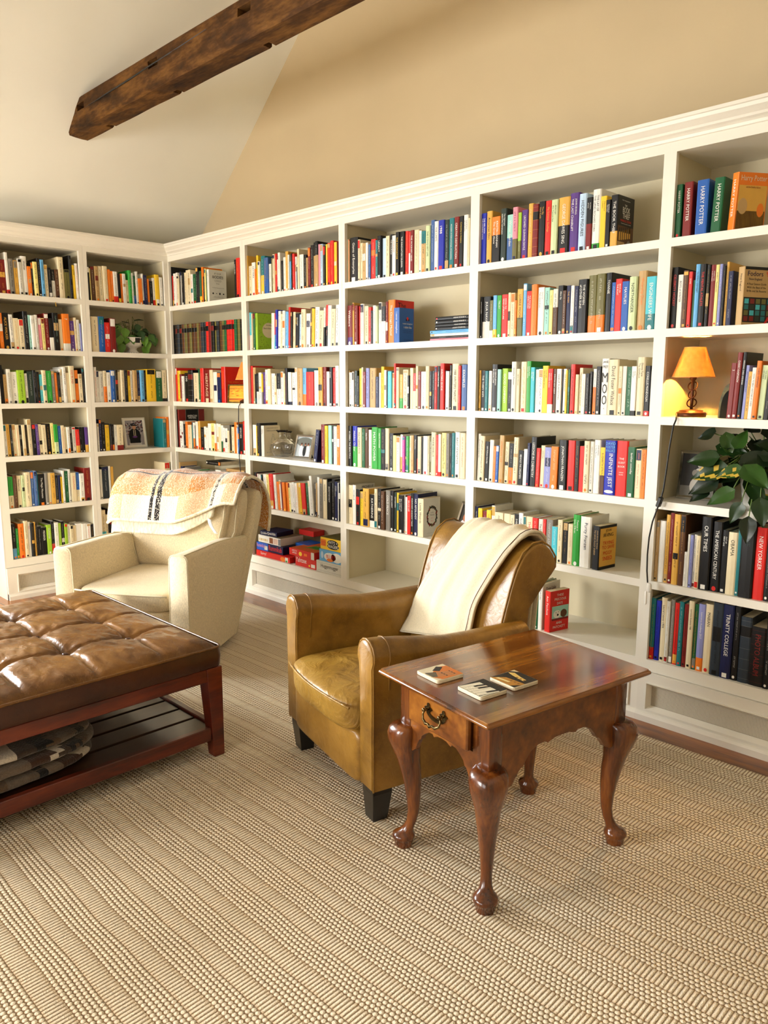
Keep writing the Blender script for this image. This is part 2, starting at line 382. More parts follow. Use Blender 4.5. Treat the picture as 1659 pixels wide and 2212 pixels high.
# ------------------------------------------------------------------ lettering (outline font -> flat mesh)
_tc={}
def text_mesh(txt):
    if txt in _tc: return _tc[txt]
    cu=bpy.data.curves.new('lettering','FONT'); cu.body=txt; cu.resolution_u=2; cu.align_x='LEFT'; cu.size=1.
    ob=bpy.data.objects.new('lettering',cu); COL.objects.link(ob)
    dg=bpy.context.evaluated_depsgraph_get(); dg.update()
    me=ob.evaluated_get(dg).to_mesh()
    vs=[(v.co.x,v.co.y) for v in me.vertices]; fs=[list(p.vertices) for p in me.polygons]
    ob.evaluated_get(dg).to_mesh_clear(); bpy.data.objects.remove(ob); bpy.data.curves.remove(cu)
    if not vs: vs=[(0,0)]
    x0=min(v[0] for v in vs); x1=max(v[0] for v in vs); y0=min(v[1] for v in vs); y1=max(v[1] for v in vs)
    vs=[((x-x0),(y-y0)) for x,y in vs]
    _tc[txt]=(vs,fs,max(x1-x0,1e-4),max(y1-y0,1e-4)); return _tc[txt]
def put_text(mb,txt,org,ud,vd,maxw,maxh,col,align='l',stretch=1.6):
    """letters in the plane org + u*ud + v*vd, fitted in a maxw x maxh box"""
    vs,fs,w,h=text_mesh(txt)
    sy=maxh/h; sx=sy
    if w*sx>maxw: sx=maxw/w; sy=min(sy,sx*stretch)
    off=0
    if align=='c': off=(maxw-w*sx)/2
    oy=(maxh-h*sy)/2
    org=Vector(org);ud=Vector(ud);vd=Vector(vd)
    mb.add([org+ud*(off+x*sx)+vd*(oy+y*sy) for x,y in vs],fs,col)
    return off+w*sx
def prewarm(strings):
    for s_ in strings: text_mesh(s_)
EL,EF1,EF2,EC,EXPO,SUN = 150.,132.,22.,3.,0.20,36.
# ================================================================== ROOM
D = .335                      # depth of the built-in shelves
SLOPE, Z0 = .879, 2.60        # ceiling over the left wall rises toward +x
XL, XR, YB, YF = -D-.012, 7.15, D+.012, -5.6
XRDG = (XL+XR)/2
def ceil_z(x): return Z0+SLOPE*x if x<=XRDG else Z0+SLOPE*(2*XRDG-x)
m=MB(); m.box(XL-.1,XR+.1,YF-.1,YB+.1,-.1,0); structure(m.build('floor','floor_wood'))
# back gable wall (behind the long run of shelves)
def slab_poly(pts, axis, t):   # pts 2D polygon extruded along axis by t
    vs=[];n=len(pts)
    for k in (0,1):
        for a,b_ in pts:
            vs.append((a,t[k],b_) if axis=='y' else (t[k],a,b_))
    fs=[list(range(n))[::-1],[n+i for i in range(n)]]+[[i,(i+1)%n,n+(i+1)%n,n+i] for i in range(n)]
    m=MB(); m.add(vs,fs); return m
gable=[(XL,0),(XR,0),(XR,ceil_z(XR)),(XRDG,ceil_z(XRDG)),(XL,ceil_z(XL))]
structure(slab_poly(gable,'y',(YB,YB+.1)).build('wall_back','wall_beige'))
# ceiling: two slopes
m=MB()
for xa,xb in ((XL-.1,XRDG),(XRDG,XR+.1)):
    za,zb=ceil_z(xa),ceil_z(xb)
    vs=[(xa,YF-.1,za),(xb,YF-.1,zb),(xb,YB+.1,zb),(xa,YB+.1,za)]
    vs+=[(x,y,z+.12) for x,y,z in vs]
    m.add(vs,[(0,1,2,3),(7,6,5,4),(0,4,5,1),(1,5,6,2),(2,6,7,3),(3,7,4,0)])
structure(m.build('ceiling','ceiling_paint'))
def wall_holes(name, axis, p0, p1, a0, a1, z1, holes, mat, t):
    m=MB(); xs=sorted({a0,a1,*[h[0] for h in holes],*[h[1] for h in holes]}); zs=sorted({0,z1,*[h[2] for h in holes],*[h[3] for h in holes]})
    for i in range(len(xs)-1):
        for j in range(len(zs)-1):
            cx,cz=(xs[i]+xs[i+1])/2,(zs[j]+zs[j+1])/2
            if any(h[0]<cx<h[1] and h[2]<cz<h[3] for h in holes): continue
            if axis=='x': m.box(p0,p1,xs[i],xs[i+1],zs[j],zs[j+1])
            else: m.box(xs[i],xs[i+1],p0,p1,zs[j],zs[j+1])
    return structure(m.build(name,mat))
WL=(-3.75,-1.95,.75,2.12)       # window in the left wall, beyond the shelves
wall_holes('wall_left','x',XL-.1,XL,YF-.1,YB+.1,ceil_z(XL)+.02,[WL],'wall_beige',.1)
wall_holes('wall_right','x',XR,XR+.1,YF-.1,YB+.1,ceil_z(XR)+.02,[],'wall_beige',.1)
WF=[(.4,2.2,.6,2.2),(2.9,4.7,.6,2.2)]
m=MB()
wf=wall_holes('wall_front','y',YF-.1,YF,XL,XR,2.30,WF,'wall_beige',.1)
g2=[(XL,2.30),(XR,2.30),(XR,max(2.301,ceil_z(XR))),(XRDG,ceil_z(XRDG)),(XL,max(2.301,ceil_z(XL)))]
o=slab_poly(g2,'y',(YF-.1,YF)).build('wall_front_gable','wall_beige'); structure(o)
def window(n,axis,p,a0,a1,z0,z1,inn):
    m=MB(); f=.06
    def bx(a,b_,c,d,dp=.05):
        if axis=='x': m.bbox(p-.05*1,p+.02,a,b_,c,d,.004)
        else: m.bbox(a,b_,p-.05,p+.02,c,d,.004)
    bx(a0,a1,z0,z0+f);bx(a0,a1,z1-f,z1);bx(a0,a0+f,z0+f,z1-f);bx(a1-f,a1,z0+f,z1-f)
    mid=(a0+a1)/2; bx(mid-.025,mid+.025,z0+f,z1-f); zm=(z0+z1)/2; bx(a0+f,a1-f,zm-.02,zm+.02)
    w=structure(m.build('window_%d'%n,'white_paint'))
    g=MB()
    if axis=='x': g.box(p-.03,p-.026,a0+.01,a1-.01,z0+.01,z1-.01)
    else: g.box(a0+.01,a1-.01,p-.03,p-.026,z0+.01,z1-.01)
    g.build('window_pane','pane',w)
window(1,'x',XL-.03,WL[0],WL[1],WL[2],WL[3],1)
window(2,'y',YF-.03,*WF[0],1); window(3,'y',YF-.03,*WF[1],1)
# ================================================================== SHELVES
ZB=[1.9672,1.6253,1.2807,.9401,.6026,.2639]     # top of each shelf board
ZTOP=2.2815; FR=2.320
BAYS={'R1':(.006,.909),'R2':(.963,1.865),'R3':(1.915,2.804),'R4':(2.855,3.750),'R5':(3.800,4.695),
      'L2':(-1.217,-.658),'L1':(-.604,-.034)}
def wallmap(mb,wall):    # local: u along the wall, depth into the wall, z  ->  world
    if wall=='R': mb.v=[(u,d,z) for u,d,z in mb.v]
    else: mb.v=[(-d,u,z) for u,d,z in mb.v]
    return mb
def bay(wall,key,u0,u1,l,r,label):
    """u0..u1 opening, l/r width of the stile that belongs to this bay on each side"""
    root=thing('built_in_bookcase',label,'bookcase',(0,0,0),0,'white built-in bookcase bays')
    root.location=((u0+u1)/2,D/2,0) if wall=='R' else (-D/2,(u0+u1)/2,0)
    inv=Matrix.Translation(-Vector(root.location))
    def fin(mb,name,mat='white_paint',par=None,bev=0):
        wallmap(mb,wall); mb.xf(inv); ob=mb.build(name,mat,par or root)
        if wall=='L': 
            pass
        if bev: bevelmod(ob,bev)
        return ob
    a,b_=u0-l,u1+r
    st=.008
    # stiles (front 20 mm)
    for x0,x1,nm in ((a,u0,'stile'),(u1,b_,'stile')):
        if x1-x0>.003:
            m=MB(); m.box(x0,x1,0,.02,.214,FR); fin(m,nm)
    # side panels
    m=MB(); m.box(a,max(u0-st,a+.004),.02,D,.0,FR); fin(m,'side_panel','inner_shaded')
    m=MB(); m.box(min(u1+st,b_-.004),b_,.02,D,.0,FR); fin(m,'side_panel','inner_shaded')
    m=MB(); m.box(a,b_,D,D+.01,0,FR); fin(m,'back_panel','inner_shaded')
    for z in ZB[:-1]:
        m=MB(); m.box(u0,u1,0,.022,z-.0323,z); m.box(u0-st,u1+st,.022,D,z-.030,z-.0002); fin(m,'shelf')
    m=MB(); m.box(u0,u1,0,.022,.214,ZB[5]); m.box(u0-st,u1+st,.022,D,ZB[5]-.03,ZB[5]-.0002); fin(m,'bottom_shelf')
    m=MB(); m.box(u0,u1,0,.02,ZTOP,FR); m.box(a,b_,.02,D,ZTOP+.0,FR); fin(m,'top_rail')
    # plinth with recessed perforated grille
    gx0,gx1,gz0,gz1=u0+.012,u1-.012,.048,.170
    m=MB()
    for q in ((a,gx0,0,.212),(gx1,b_,0,.212)): m.box(q[0],q[1],-.015,.02,q[2],q[3])
    m.box(gx0,gx1,-.015,.02,0,gz0); m.box(gx0,gx1,-.015,.02,gz1,.212)
    base=fin(m,'plinth')
    m=MB(); f=.018   # bevelled frame round the grille
    o_=[(gx0,gz0),(gx1,gz0),(gx1,gz1),(gx0,gz1)]; i_=[(gx0+f,gz0+f),(gx1-f,gz0+f),(gx1-f,gz1-f),(gx0+f,gz1-f)]
    vs=[(x,-.020,z) for x,z in o_]+[(x+.004*s,-.020,z+.004*t) for (x,z),(s,t) in zip(o_,((1,1),(-1,1),(-1,-1),(1,-1)))]+[(x,.004,z) for x,z in i_]+[(x,-.015,z) for x,z in o_]
    fs=[]
    for k in range(4):
        n=(k+1)%4
        fs+=[(k,n,4+n,4+k),(4+k,4+n,8+n,8+k),(12+k,12+n,n,k)]
    m.add(vs,fs); fin(m,'grille_frame')
    m=MB(); m.box(gx0,gx1,.006,.010,gz0,gz1); fin(m,'grille','grille')
    # foot moulding
    m=MB(); e0,e1=a,b_
    prof=[(-.015,.040),(-.024,.036),(-.030,.026),(-.030,.0),(.0,.0),(.0,.040)]
    m.loft([[(e0,y,z) for y,z in prof],[(e1,y,z) for y,z in prof]]); fin(m,'foot_moulding')
    return root
h=.0265
bay('R','R1',*BAYS['R1'],.006,h,'white built-in bookcase bay on the long wall next to the room corner')
bay('R','R2',*BAYS['R2'],h,.0255,'white built-in bookcase bay with board games on its bottom shelf')
bay('R','R3',*BAYS['R3'],.0255,.0255,'white built-in bookcase bay behind the leather armchair, empty bottom shelf')
bay('R','R4',*BAYS['R4'],.0255,.025,'white built-in bookcase bay left of the small orange lamp')
bay('R','R5',*BAYS['R5'],.025,.06,'white built-in bookcase bay holding the lit orange lamp')
bay('L','L2',*BAYS['L2'],.05,h,'white built-in bookcase bay at the far left edge of the picture')
bay('L','L1',*BAYS['L1'],h,.028,'white built-in bookcase bay on the left wall holding a footed plant pot')
# crown moulding (runs over both walls, mitred in the corner)
prof=[(0,2.318),(-.006,2.320),(-.008,2.330),(-.016,2.336),(-.026,2.341),(-.030,2.349),(-.044,2.360),(-.052,2.366),(-.054,2.378),(-.060,2.380),(-.060,2.392),(0,2.392),(D,2.392),(D,2.318)]
m=MB(); m.loft([[(-y,y,z) for y,z in prof],[(4.76,y,z) for y,z in prof]])
structure(m.build('trim_1','white_paint'))
m=MB(); m.loft([[(-y,-1.267,z) for y,z in prof],[(-y,y,z) for y,z in prof]])
structure(m.build('trim_2','white_paint'))
# corner post between the runs + left end panel
m=MB(); m.box(-.034,.0,-.006,.02,0,FR); structure(m.build('trim_3','white_paint'))
m=MB(); m.box(-D,.0,-1.272,-1.266,0,FR); structure(m.build('trim_4','white_paint'))
m=MB(); m.box(4.754,4.76,0,D,0,FR); structure(m.build('trim_5','white_paint'))
# white casing and wall panel past the left bookcase
m=MB(); m.bbox(XL,XL+.022,-1.42,-1.28,0,2.24,.004); m.bbox(XL,XL+.03,-1.95,-1.42,0,.14,.006); structure(m.build('trim_6','white_paint'))
m=MB(); m.bbox(XL,XL+.035,WL[0]-.1,WL[1]+.1,WL[2]-.05,WL[2]-.0,.006); m.bbox(XL,XL+.02,WL[1],WL[1]+.09,WL[2],WL[3]+.09,.004); m.bbox(XL,XL+.02,WL[0]-.09,WL[0],WL[2],WL[3]+.09,.004); m.bbox(XL,XL+.02,WL[0],WL[1],WL[3],WL[3]+.09,.004)
structure(m.build('trim_7','white_paint'))
# ================================================================== BOOKS
BOOKS='''#R11
13,6,279,,kj 19,6,215,,ck 25,6,215,,rwj2 31,6,224,,ck 37,29,229,,wk 66,20,233,,wpr1 86,30,209,,ck 116,26,235,,kw 142,7,207,,wk 149,33,228,,kw 181,29,222,,ck 210,29,235,,ct 239,32,235,,ck 271,28,203,,wr 299,44,200,,ew 343,31,241,,kw 374,15,210,,kw 389,24,213,,ewy2 414,21,236,,ok 435,18,172,,kw 453,18,221,,Yk 471,12,210,,ew 483,24,213,,wk=*BODIES 810,22,243,,kw=EVERY_BODY 832,43,250,,ryy
#R12
13,6,209,,kj~ 19,16,209,,kj~ 35,27,209,,kj~ 62,30,209,,Dj~ 92,37,208,,kj~ 129,36,208,,uj~ 165,33,208,,xj~ 198,32,208,,uj~ 230,29,208,,xj~ 259,35,208,,uj~ 294,32,208,,uj~ 326,25,208,,xj~ 351,28,208,,uj~ 379,34,208,,Dj~ 413,37,208,,Dj~ 449,36,208,,rk~ 486,33,207,,mk~ 519,33,206,,kj~ 552,32,206,,xj~ 584,29,205,,Dj~ 613,35,206,,uj~ 648,29,205,,xj~ 677,26,205,,ej~ 703,31,206,,rk~ 734,34,206,,rk~ 768,31,205,,rk~ 798,30,205,,ej~ 829,30,205,,xj~ 859,22,204,,kj~
#R13
13,18,245,,ro 31,41,224,,yk 71,27,199,,mw 98,33,185,,wk 132,56,207,,kw=100 188,65,227,,kwu6~ 253,67,206,,ck 320,32,234,,ew 352,44,238,,rw 396,83,226,,mc=HERITAGE 479,39,225,,ct 518,48,209,,wg 566,47,206,,nb 613,50,244,,ro=*AMERIC
#R14
13,6,280,0.2,kw 19,15,280,0.2,mk=*AMWRIT 34,38,196,0.2,wk 71,24,192,0.2,wk 95,30,176,0.2,kw 125,30,194,0.2,ok 155,50,171,0.2,ck 205,16,193,0.2,qw 221,29,190,0.2,wko4 251,19,171,0.2,kw 270,32,199,0.2,wj 302,26,204,0.2,jko4 328,41,160,0.2,kw 369,25,167,0.2,wj 394,31,161,0.2,wr 426,40,191,0.2,wk 466,46,194,0.2,Yk 512,21,191,0.2,wko3 533,27,195,0.2,wj 560,33,193,0.2,cj 593,30,184,0.2,wke4 623,24,169,0.2,wr 647,29,166,0.2,wk 676,23,151,0.2,cr 699,23,191,0.2,kj 722,32,178,0.2,ck 754,28,211,0.2,ok 782,20,194,0.2,wr 802,20,182,0.2,bw 822,42,202,0.2,kw=SPECIES 864,22,223,0.2,rw
#R15
13,12,223,,tu 25,28,193,,nw 52,34,181,,kw 87,34,191,,gk 120,34,162,,wk 154,33,168,,wk 187,40,178,,wk 227,33,181,,hw 260,33,173,,wk 292,32,179,,kw 325,26,178,,wk 350,38,167,,wk 389,38,184,,kw 426,50,180,,nw 476,31,183,,wk 507,67,204,,wc 574,30,195,,kw 604,30,180,,wk 634,30,186,,kw 663,47,186,,kw 710,35,193,,wk 745,29,189,,kw 774,40,185,,wk 814,17,191,,cu 831,17,192,,wj 848,17,216,,wk 865,14,221,,kw
#R21
965,6,251,,jt 971,33,186,,ck 1004,38,204,,wk=LETTERS 1042,17,162,,ok 1059,18,242,,yk 1077,22,203,,wk 1099,43,233,,qwy5 1142,43,217,,Sjb4 1185,24,177,,wk 1209,23,211,,xw 1232,23,228,,ck 1256,17,230,,rw 1272,13,194,,wk 1286,22,232,,wk 1308,23,183,,kw 1331,23,201,,wk 1355,26,232,,jw 1381,14,210,,wk 1395,17,171,,sw 1412,11,215,,kw 1424,21,211,,rw 1445,16,192,,wb 1460,14,147,,nw 1474,17,232,,ck=JUSTICE 1491,36,198,,wg 1527,25,193,,kw 1552,16,174,,tk 1568,24,229,,mw 1593,32,239,,kw 1625,19,251,,kjt7 1643,26,254,,kwt7 1670,18,235,,pw 1688,23,233,,Ik 1712,21,221,,kj 1733,15,228,,yw 1748,26,232,,ry 1774,30,241,,ry 1804,25,230,,yj 1829,8,229,,mk
#R22
965,6,237,,pw 971,24,238,,awi4 995,12,232,,cu 1006,23,236,,ew 1030,23,231,,lu=*GROW 1195,34,220,-2,wo 1229,12,217,-2,rwa4 1242,22,238,-2,Bw 1264,25,229,-2,wk 1288,21,210,-2,ck 1309,27,228,-2,wk 1337,27,221,-2,sw 1364,12,214,-2,sw 1376,18,245,-2,rw 1394,18,216,-2,kj 1411,24,214,-2,ck 1435,18,204,-2,ky=BROTHER 1452,22,203,-2,kw=BROTHER 1474,22,196,-2,Ik 1496,43,224,-2,ck 1539,37,197,-2,wg 1575,20,230,-2,uw 1595,25,222,-2,yk 1620,41,228,-2,wk 1661,41,205,-2,ck=A_Thousand_Mornings 1702,16,220,-2,wkk5 1718,21,235,-2,rwk5 1740,32,230,-2,wj 1772,32,208,-2,ck 1803,36,229,-2,wk
#R23
965,22,245,,ro=Oriental_Cooking 987,29,234,,tw 1016,16,192,,kx 1032,19,196,,kww4 1052,32,201,,wk 1084,16,192,,ykg4 1100,25,203,,vw 1125,31,219,,wr 1157,31,222,,cw 1188,37,194,,wk 1225,21,179,,ck 1247,39,194,,kww5 1286,27,204,,wk 1313,24,193,,cj 1337,27,225,,krk 1364,32,200,,wkn1 1396,38,196,,wk 1434,23,226,,wk 1457,49,223,,tu 1505,37,223,,sko3=Interview 1542,67,200,,ry 1609,44,208,,wg 1652,40,226,,jk 1693,32,227,,mw 1725,26,200,,wk 1751,29,225,,kw=Costa 1780,26,221,,rw 1806,33,232,,wk=Harry_Randall
#R24
968,40,202,,wc 1008,18,196,,yk 1027,35,216,,kj 1062,31,200,,ik=*THISIS 1593,32,196,-9,nw 1674,37,231,,mw 1711,27,225,,yk 1738,32,228,,Ak 1770,16,225,,kw 1786,31,224,,wk 1817,26,231,,ow
#R25
994,33,224,5,kry2 1027,12,220,5,my 1039,13,218,5,wm 1052,20,215,5,wk 1072,16,215,5,kw 1088,47,219,5,wk 1135,29,222,5,Yk 1163,41,229,5,rw 1205,28,226,5,wk 1233,25,183,5,ow 1258,19,194,5,wo 1276,22,185,5,mk 1298,28,185,5,oy 1325,24,185,5,oy 1350,21,188,5,Yk 1371,24,188,5,wj 1395,27,194,5,wk 1422,27,191,5,wr 1448,22,195,5,jc 1470,19,197,5,yk 1489,40,197,5,rw 1530,26,202,5,ew 1555,23,217,5,wc 1578,25,250,5,wk 1603,17,210,,kw 1620,14,212,,tw 1634,22,248,,wg 1656,32,245,,gk 1688,39,239,,ck=Getting_Personal 1728,8,246,,kw 1736,30,227,,kw=DOSTOEVSKY 1765,29,247,,kw 1795,24,235,,nw=THE_ENDS_OF_HUMAN_RIGHTS 1818,8,230,,wk 1826,16,227,,kw
#R31
1917,6,233,,Zk 1923,6,230,,rw 1929,7,225,,tk 1936,64,236,,kw=Giants_of_Enterprise 2000,19,220,,ck 2019,20,200,,ck 2039,28,195,,tk 2067,18,195,,wk 2085,18,184,,Sw 2103,36,208,,rw 2139,20,200,,qw 2159,31,218,,kw=LEGACY 2190,31,203,,Iw 2220,26,210,,ck 2246,22,215,,kw=THE_COURAGE 2268,26,206,,wr=WINNING 2294,27,219,,ky=THE_INNOVATOR 2321,35,219,,kw=THE_INNOVATORS_DILEMMA 2356,24,217,,rj 2380,17,212,,rww5 2397,26,215,,mw=THE_MCKINSEY_MIND 2423,35,213,,cg 2458,18,206,,we 2476,29,200,,qkt7 2505,30,222,,Zk=THE_CONQUEST_LIFE 2535,27,245,,Sw 2563,27,235,,wk=THE_LIMITS 2589,40,236,,Bw=1988 2629,29,233,,dw 2658,34,236,,qw=MODERN_INTERNATIONAL_ECONOMICS 2692,31,237,,mw=CREATIVE_DESTRUCTION 2722,26,237,,ky=Competing_on_Analytics 2749,28,238,,wk=THE_POINT_OF_THE_DEAL 2776,11,221,,co
#R32
1917,43,217,,mwv2=Websters 1960,13,230,,jc 1973,32,213,,mw 2005,15,208,,rw 2020,30,219,,wj 2049,31,206,,ck=THE_GLASS_CASTLE 2080,23,198,,rw 2103,16,179,,kw 2119,22,204,,wk 2141,20,198,,Zk 2161,26,218,,wk 2187,30,195,,kww6 2217,18,218,,mw 2236,50,224,,ow=*THEBIG 2286,41,180,,bw=*METAPHOR
#R33
1917,7,204,,tw 1924,26,193,,ik 1950,16,197,,wk 1967,23,202,,dw 1990,16,173,,kw 2006,19,214,,yk 2025,14,220,,cw 2039,24,196,,mw=The_Elements_of_Style 2063,28,215,,Pk 2092,50,215,,tk 2142,25,168,,nw 2167,15,189,,wk 2182,24,222,,yk 2206,19,203,,wk 2226,12,197,,kw 2238,29,196,,aw 2266,18,188,,cj 2284,15,237,,rw 2299,23,216,,cw 2322,23,179,,jwh3 2345,37,203,,ck 2383,14,173,,kw 2397,23,211,,ct 2420,22,184,,rwc5 2442,17,220,,ck 2459,19,194,,mw=Writing_Down_Your_Life 2478,36,192,,wk 2514,27,219,,co 2541,17,193,,kw 2558,18,195,,kw 2576,19,218,,rw 2595,19,216,,kw=UNINTERRUPTED 2613,29,231,,rw=WRITERS_GUIDE 2642,9,196,,nw 2651,23,192,,wk=Writing_in_the_Sand 2674,13,222,,kw=THE_BIG 2687,45,228,,ck=1988_WRITERS_MARKET 2732,18,218,,rw 2750,37,223,,Sw=EXAMPLES
#R34
1917,31,231,,kw=ALGEBRA_THE_BEAUTIFUL 1948,40,232,,Bwh5=Hidden_Order 1988,36,225,,ck=MATHEMATICS 2024,29,220,,ew 2053,29,223,,uw=MATH 2082,25,216,,wg 2107,50,232,,hw=MATH_POWER 2158,25,227,,hw=MATH_POWER 2183,37,224,,kt 2220,30,230,,ck 2250,30,204,,kw 2280,24,194,,Yk 2304,27,189,,wk 2331,18,201,,wkj4 2348,20,191,,Mw 2369,12,194,,nw 2380,20,195,,hw 2401,13,198,,ck 2413,19,200,,tk 2432,20,203,,kw=Mathematics 2452,12,198,,krr4 2464,24,197,,ck 2489,11,194,,kw 2500,32,201,,wk 2531,10,202,,ck 2541,16,196,,xw=MICHAEL_LEWIS_MONEYBALL 2558,33,224,,ck=MARBLEHILLS 2590,17,211,,rw 2607,19,216,,wrr1 2626,33,223,,Yk=How_Mathematicians_Think 2659,24,222,,gk 2683,13,221,,kw 2696,21,226,,qw 2717,33,231,,wk=BASIC_STATISTICS 2750,35,228,,cr
#R35
1917,36,227,,ct 1953,27,230,,wk=*MICHELLE 1980,33,208,,kr 2013,26,197,,yk 2039,49,219,,jk 2088,42,188,,kww2=KATHERINE 2130,25,224,,ck 2155,31,227,,kw 2187,31,217,,uw 2218,37,225,,gw=COLD_PEACE 2255,30,226,,kw=JOHN_KERRY 2285,21,220,,dw=LETTERMAN 2306,17,219,,yk 2323,34,209,,kw=BILL_CLINTON_Back_to_Work 2357,14,211,,gk 2371,16,202,,wj 2387,25,211,,rw=BRUCE_LEE 2412,24,226,,kw=FORWARD_ANDREW_YANG 2436,34,227,,nw=NO_APOLOGY 2471,40,206,,ck=*WEIRDS
#R41
2856,31,229,,Bw=THE_GIRL_WITH_THE_LOUDING_VOICE 2887,33,234,,jk=American_Dirt 2919,46,204,,owk6=KRISTIN_HANNAH_The_Great_Alone 2965,35,234,,dw=The_Nightingale_KRISTIN_HANNAH 3000,36,203,,AwS5=Winter_Garden 3036,29,229,,pnx4 3065,18,203,,lwx4 3083,32,211,,vw=UNTAMED_GLENNON_DOYLE 3115,27,234,,jw 3141,31,226,,mj~ 3172,35,233,,kj=The_Da_Vinci_Code 3208,32,230,,rj=My_Summer_Darlings 3239,34,229,,Zk=All_the_Light_We_Cannot_See 3274,56,232,,jwk5=GEORGE_DAWES_SING 3329,45,242,,vw=JOHN_IRVING_THE_LAST_CHAIRLIFT 3374,37,232,,Ik=HIDDEN_FIGURES 3411,26,212,,kwm5=the_history_of_love 3437,38,239,,wkh1=THE_LAY_OF_THE_LAND_RICHARD_FORD 3475,27,207,,yk=This_is_how_it_always_is 3502,21,188,,kw=RACING_IN_THE_RAIN 3524,32,203,,kwj3=*THIEF
#R42
2856,13,194,,kw=ANTHONY_MARRA 2869,46,193,,kwi4=JULIA_NAVARRO 2915,21,173,,xww2 2935,22,194,,swy2 2958,26,192,,hw=TRUST 2984,36,194,,rw=HOW_TO_READ_LITERATURE 3020,15,200,,ck 3035,23,197,,ck 3058,13,163,,ow 3072,31,211,,jkx4=LORRIE_MOORE 3102,21,233,,sw 3123,28,198,,rw=THE_MONSTER_HENRY_WARD 3151,34,224,,oj 3185,33,209,,wk=Carry_On_Two_more_from 3218,26,206,,Ak 3244,18,193,,Yk=Gail_Honeyman 3262,25,196,,iku6 3286,27,209,,kw=Alice_Sly 3313,18,185,,uw 3331,21,205,,nj=THE_WISH 3352,18,203,,wr 3370,20,199,,nw 3390,45,224,,kwk2=THE_WOMEN_of_OTHER_SUNS 3435,41,237,,xwo3 3476,41,239,,xwo3 3517,28,240,,kw=TOWNIE 3545,19,199,,bw 3564,30,211,,rw=BOYS_IN_THE_BOAT 3594,32,198,,bw=MAYFLIES 3626,34,213,,Zk=NORTHANGER 3660,38,233,,to=Watership_Down 3697,41,208,,awq3=ENGINEERS_WIFE
#R43
2856,14,194,,jk 2870,27,193,,kw=THE_THIEFS_WIFE 2898,19,191,,qw 2916,20,191,,wk 2937,36,221,,kw=A_GENTLEMAN_IN_MOSCOW 2973,21,197,,Ak 2994,33,201,,lw=GOOD_COMPANY 3027,26,187,,kw 3053,29,231,,ik=Jonathan_Franzen 3082,18,198,,ck=NEW_MOON 3101,34,230,,ct 3135,24,232,,hw=ZADIE_SMITH_GRAND_UNION 3159,22,204,,aw=ZADIE_SMITH_FEEL_FREE 3182,17,194,,wk 3198,25,196,,wk 3223,30,210,,yk=Love_the_One_Elizabeth_Strout 3253,27,196,,rww2=Empire_Falls_RICHARD_RUSSO 3280,16,195,,uw=EVENTIDE_KENT_HARUF 3296,25,195,,wk=HARUF_PLAINSONG 3321,7,193,,kw 3328,17,195,,wk=HARUF_PLAINSONG 3344,11,190,,yk 3355,12,192,,ew 3370,23,214,,rk 3393,16,170,,cj 3409,17,198,,ck 3426,17,172,,wo 3443,19,174,,kw 3462,12,182,,kw 3475,18,193,,wko6 3493,22,203,,kw 3515,36,235,,wk=*MOO 3551,45,230,,ck=David_Foster_Wallace 3596,16,202,,ck 3612,19,202,,ik 3631,25,199,,ew 3656,23,201,,wkk1=the_lie_chad_kultgen 3679,34,237,,ck=Donna_Tartt_The_Goldfinch 3712,24,202,,kwr1=CORELLIS_MANDOLIN 3736,9,183,,kw
#R44
2856,17,229,-1.3,wk=Edmund_White_Hemingways_Wife 2873,32,220,-1.3,ck 2905,25,194,-1.3,kw=LEE_McEwan_Saturday 2930,25,203,-1.3,ik 2955,17,174,-1.3,ow 2972,18,178,-1.3,bw 2990,29,228,-1.3,to=AMERICAN_LIFE 3019,24,198,-1.3,ck 3043,28,192,-1.3,kwo4 3071,29,222,-1.3,ck 3100,29,162,-1.3,kw=BEHOLD_THE_DREAMERS 3129,23,170,-1.3,wr 3152,16,200,-1.3,nw 3168,34,229,-1.3,kw=LESSONS_IN_CHEMISTRY 3202,21,179,-1.3,rw 3223,22,192,-1.3,ck=Junot_Diaz 3245,36,185,-1.3,Pw 3281,37,191,-1.3,ow 3322,44,223,,kw=JONATHAN_FRANZEN 3366,39,223,,rw 3405,23,223,,kj 3429,23,201,,rk 3452,28,225,,ck 3479,20,224,,ik 3499,30,232,,wk=JOHN_IRVING_In_One_Person 3529,23,201,,yku4=ELIZABETH_STROUT 3552,53,233,,Bw=*JEST 3605,53,234,,rw=*GUEST 3659,33,211,,ew=levithan_someday 3692,27,204,,cr 3718,20,203,,ok
#R45
2856,19,207,,nw=Matt_Haig 2875,26,200,,yk 2901,27,188,,mw 2928,27,197,,yk 2954,23,221,,wk 2978,49,192,,ck 3027,39,191,,ck 3065,25,189,,ck 3091,25,195,,kw=EVELYN_HUGO 3116,25,204,,wk=WHERE_THE_LIGHT 3141,18,192,,ck 3158,37,192,,cr=THE 3195,32,191,,rw 3227,25,189,,ik=The_Dinner 3252,17,191,,rw 3269,35,192,,gw 3304,30,164,,aw 3334,25,199,,ck 3359,27,191,,kj 3386,25,186,,ct 3411,38,232,,hw=Tomcat_in_Love_O'Brien 3449,54,229,,wn=Purity_Franzen 3503,35,196,,kt=*PIGGY
#R46
3227,19,222,,ew 3246,23,220,,wk=*TOMLAKE 3269,34,196,,rw=*PRECIOUS
#R51
3801,23,196,,ew=HARRY_POTTER 3832,33,199,,mw=HARRY_POTTER 3882,44,197,,bw=HARRY_POTTER 3938,37,196,-2,ew=HARRY_POTTER 3982,36,199,-4,ow=*HP
#R52
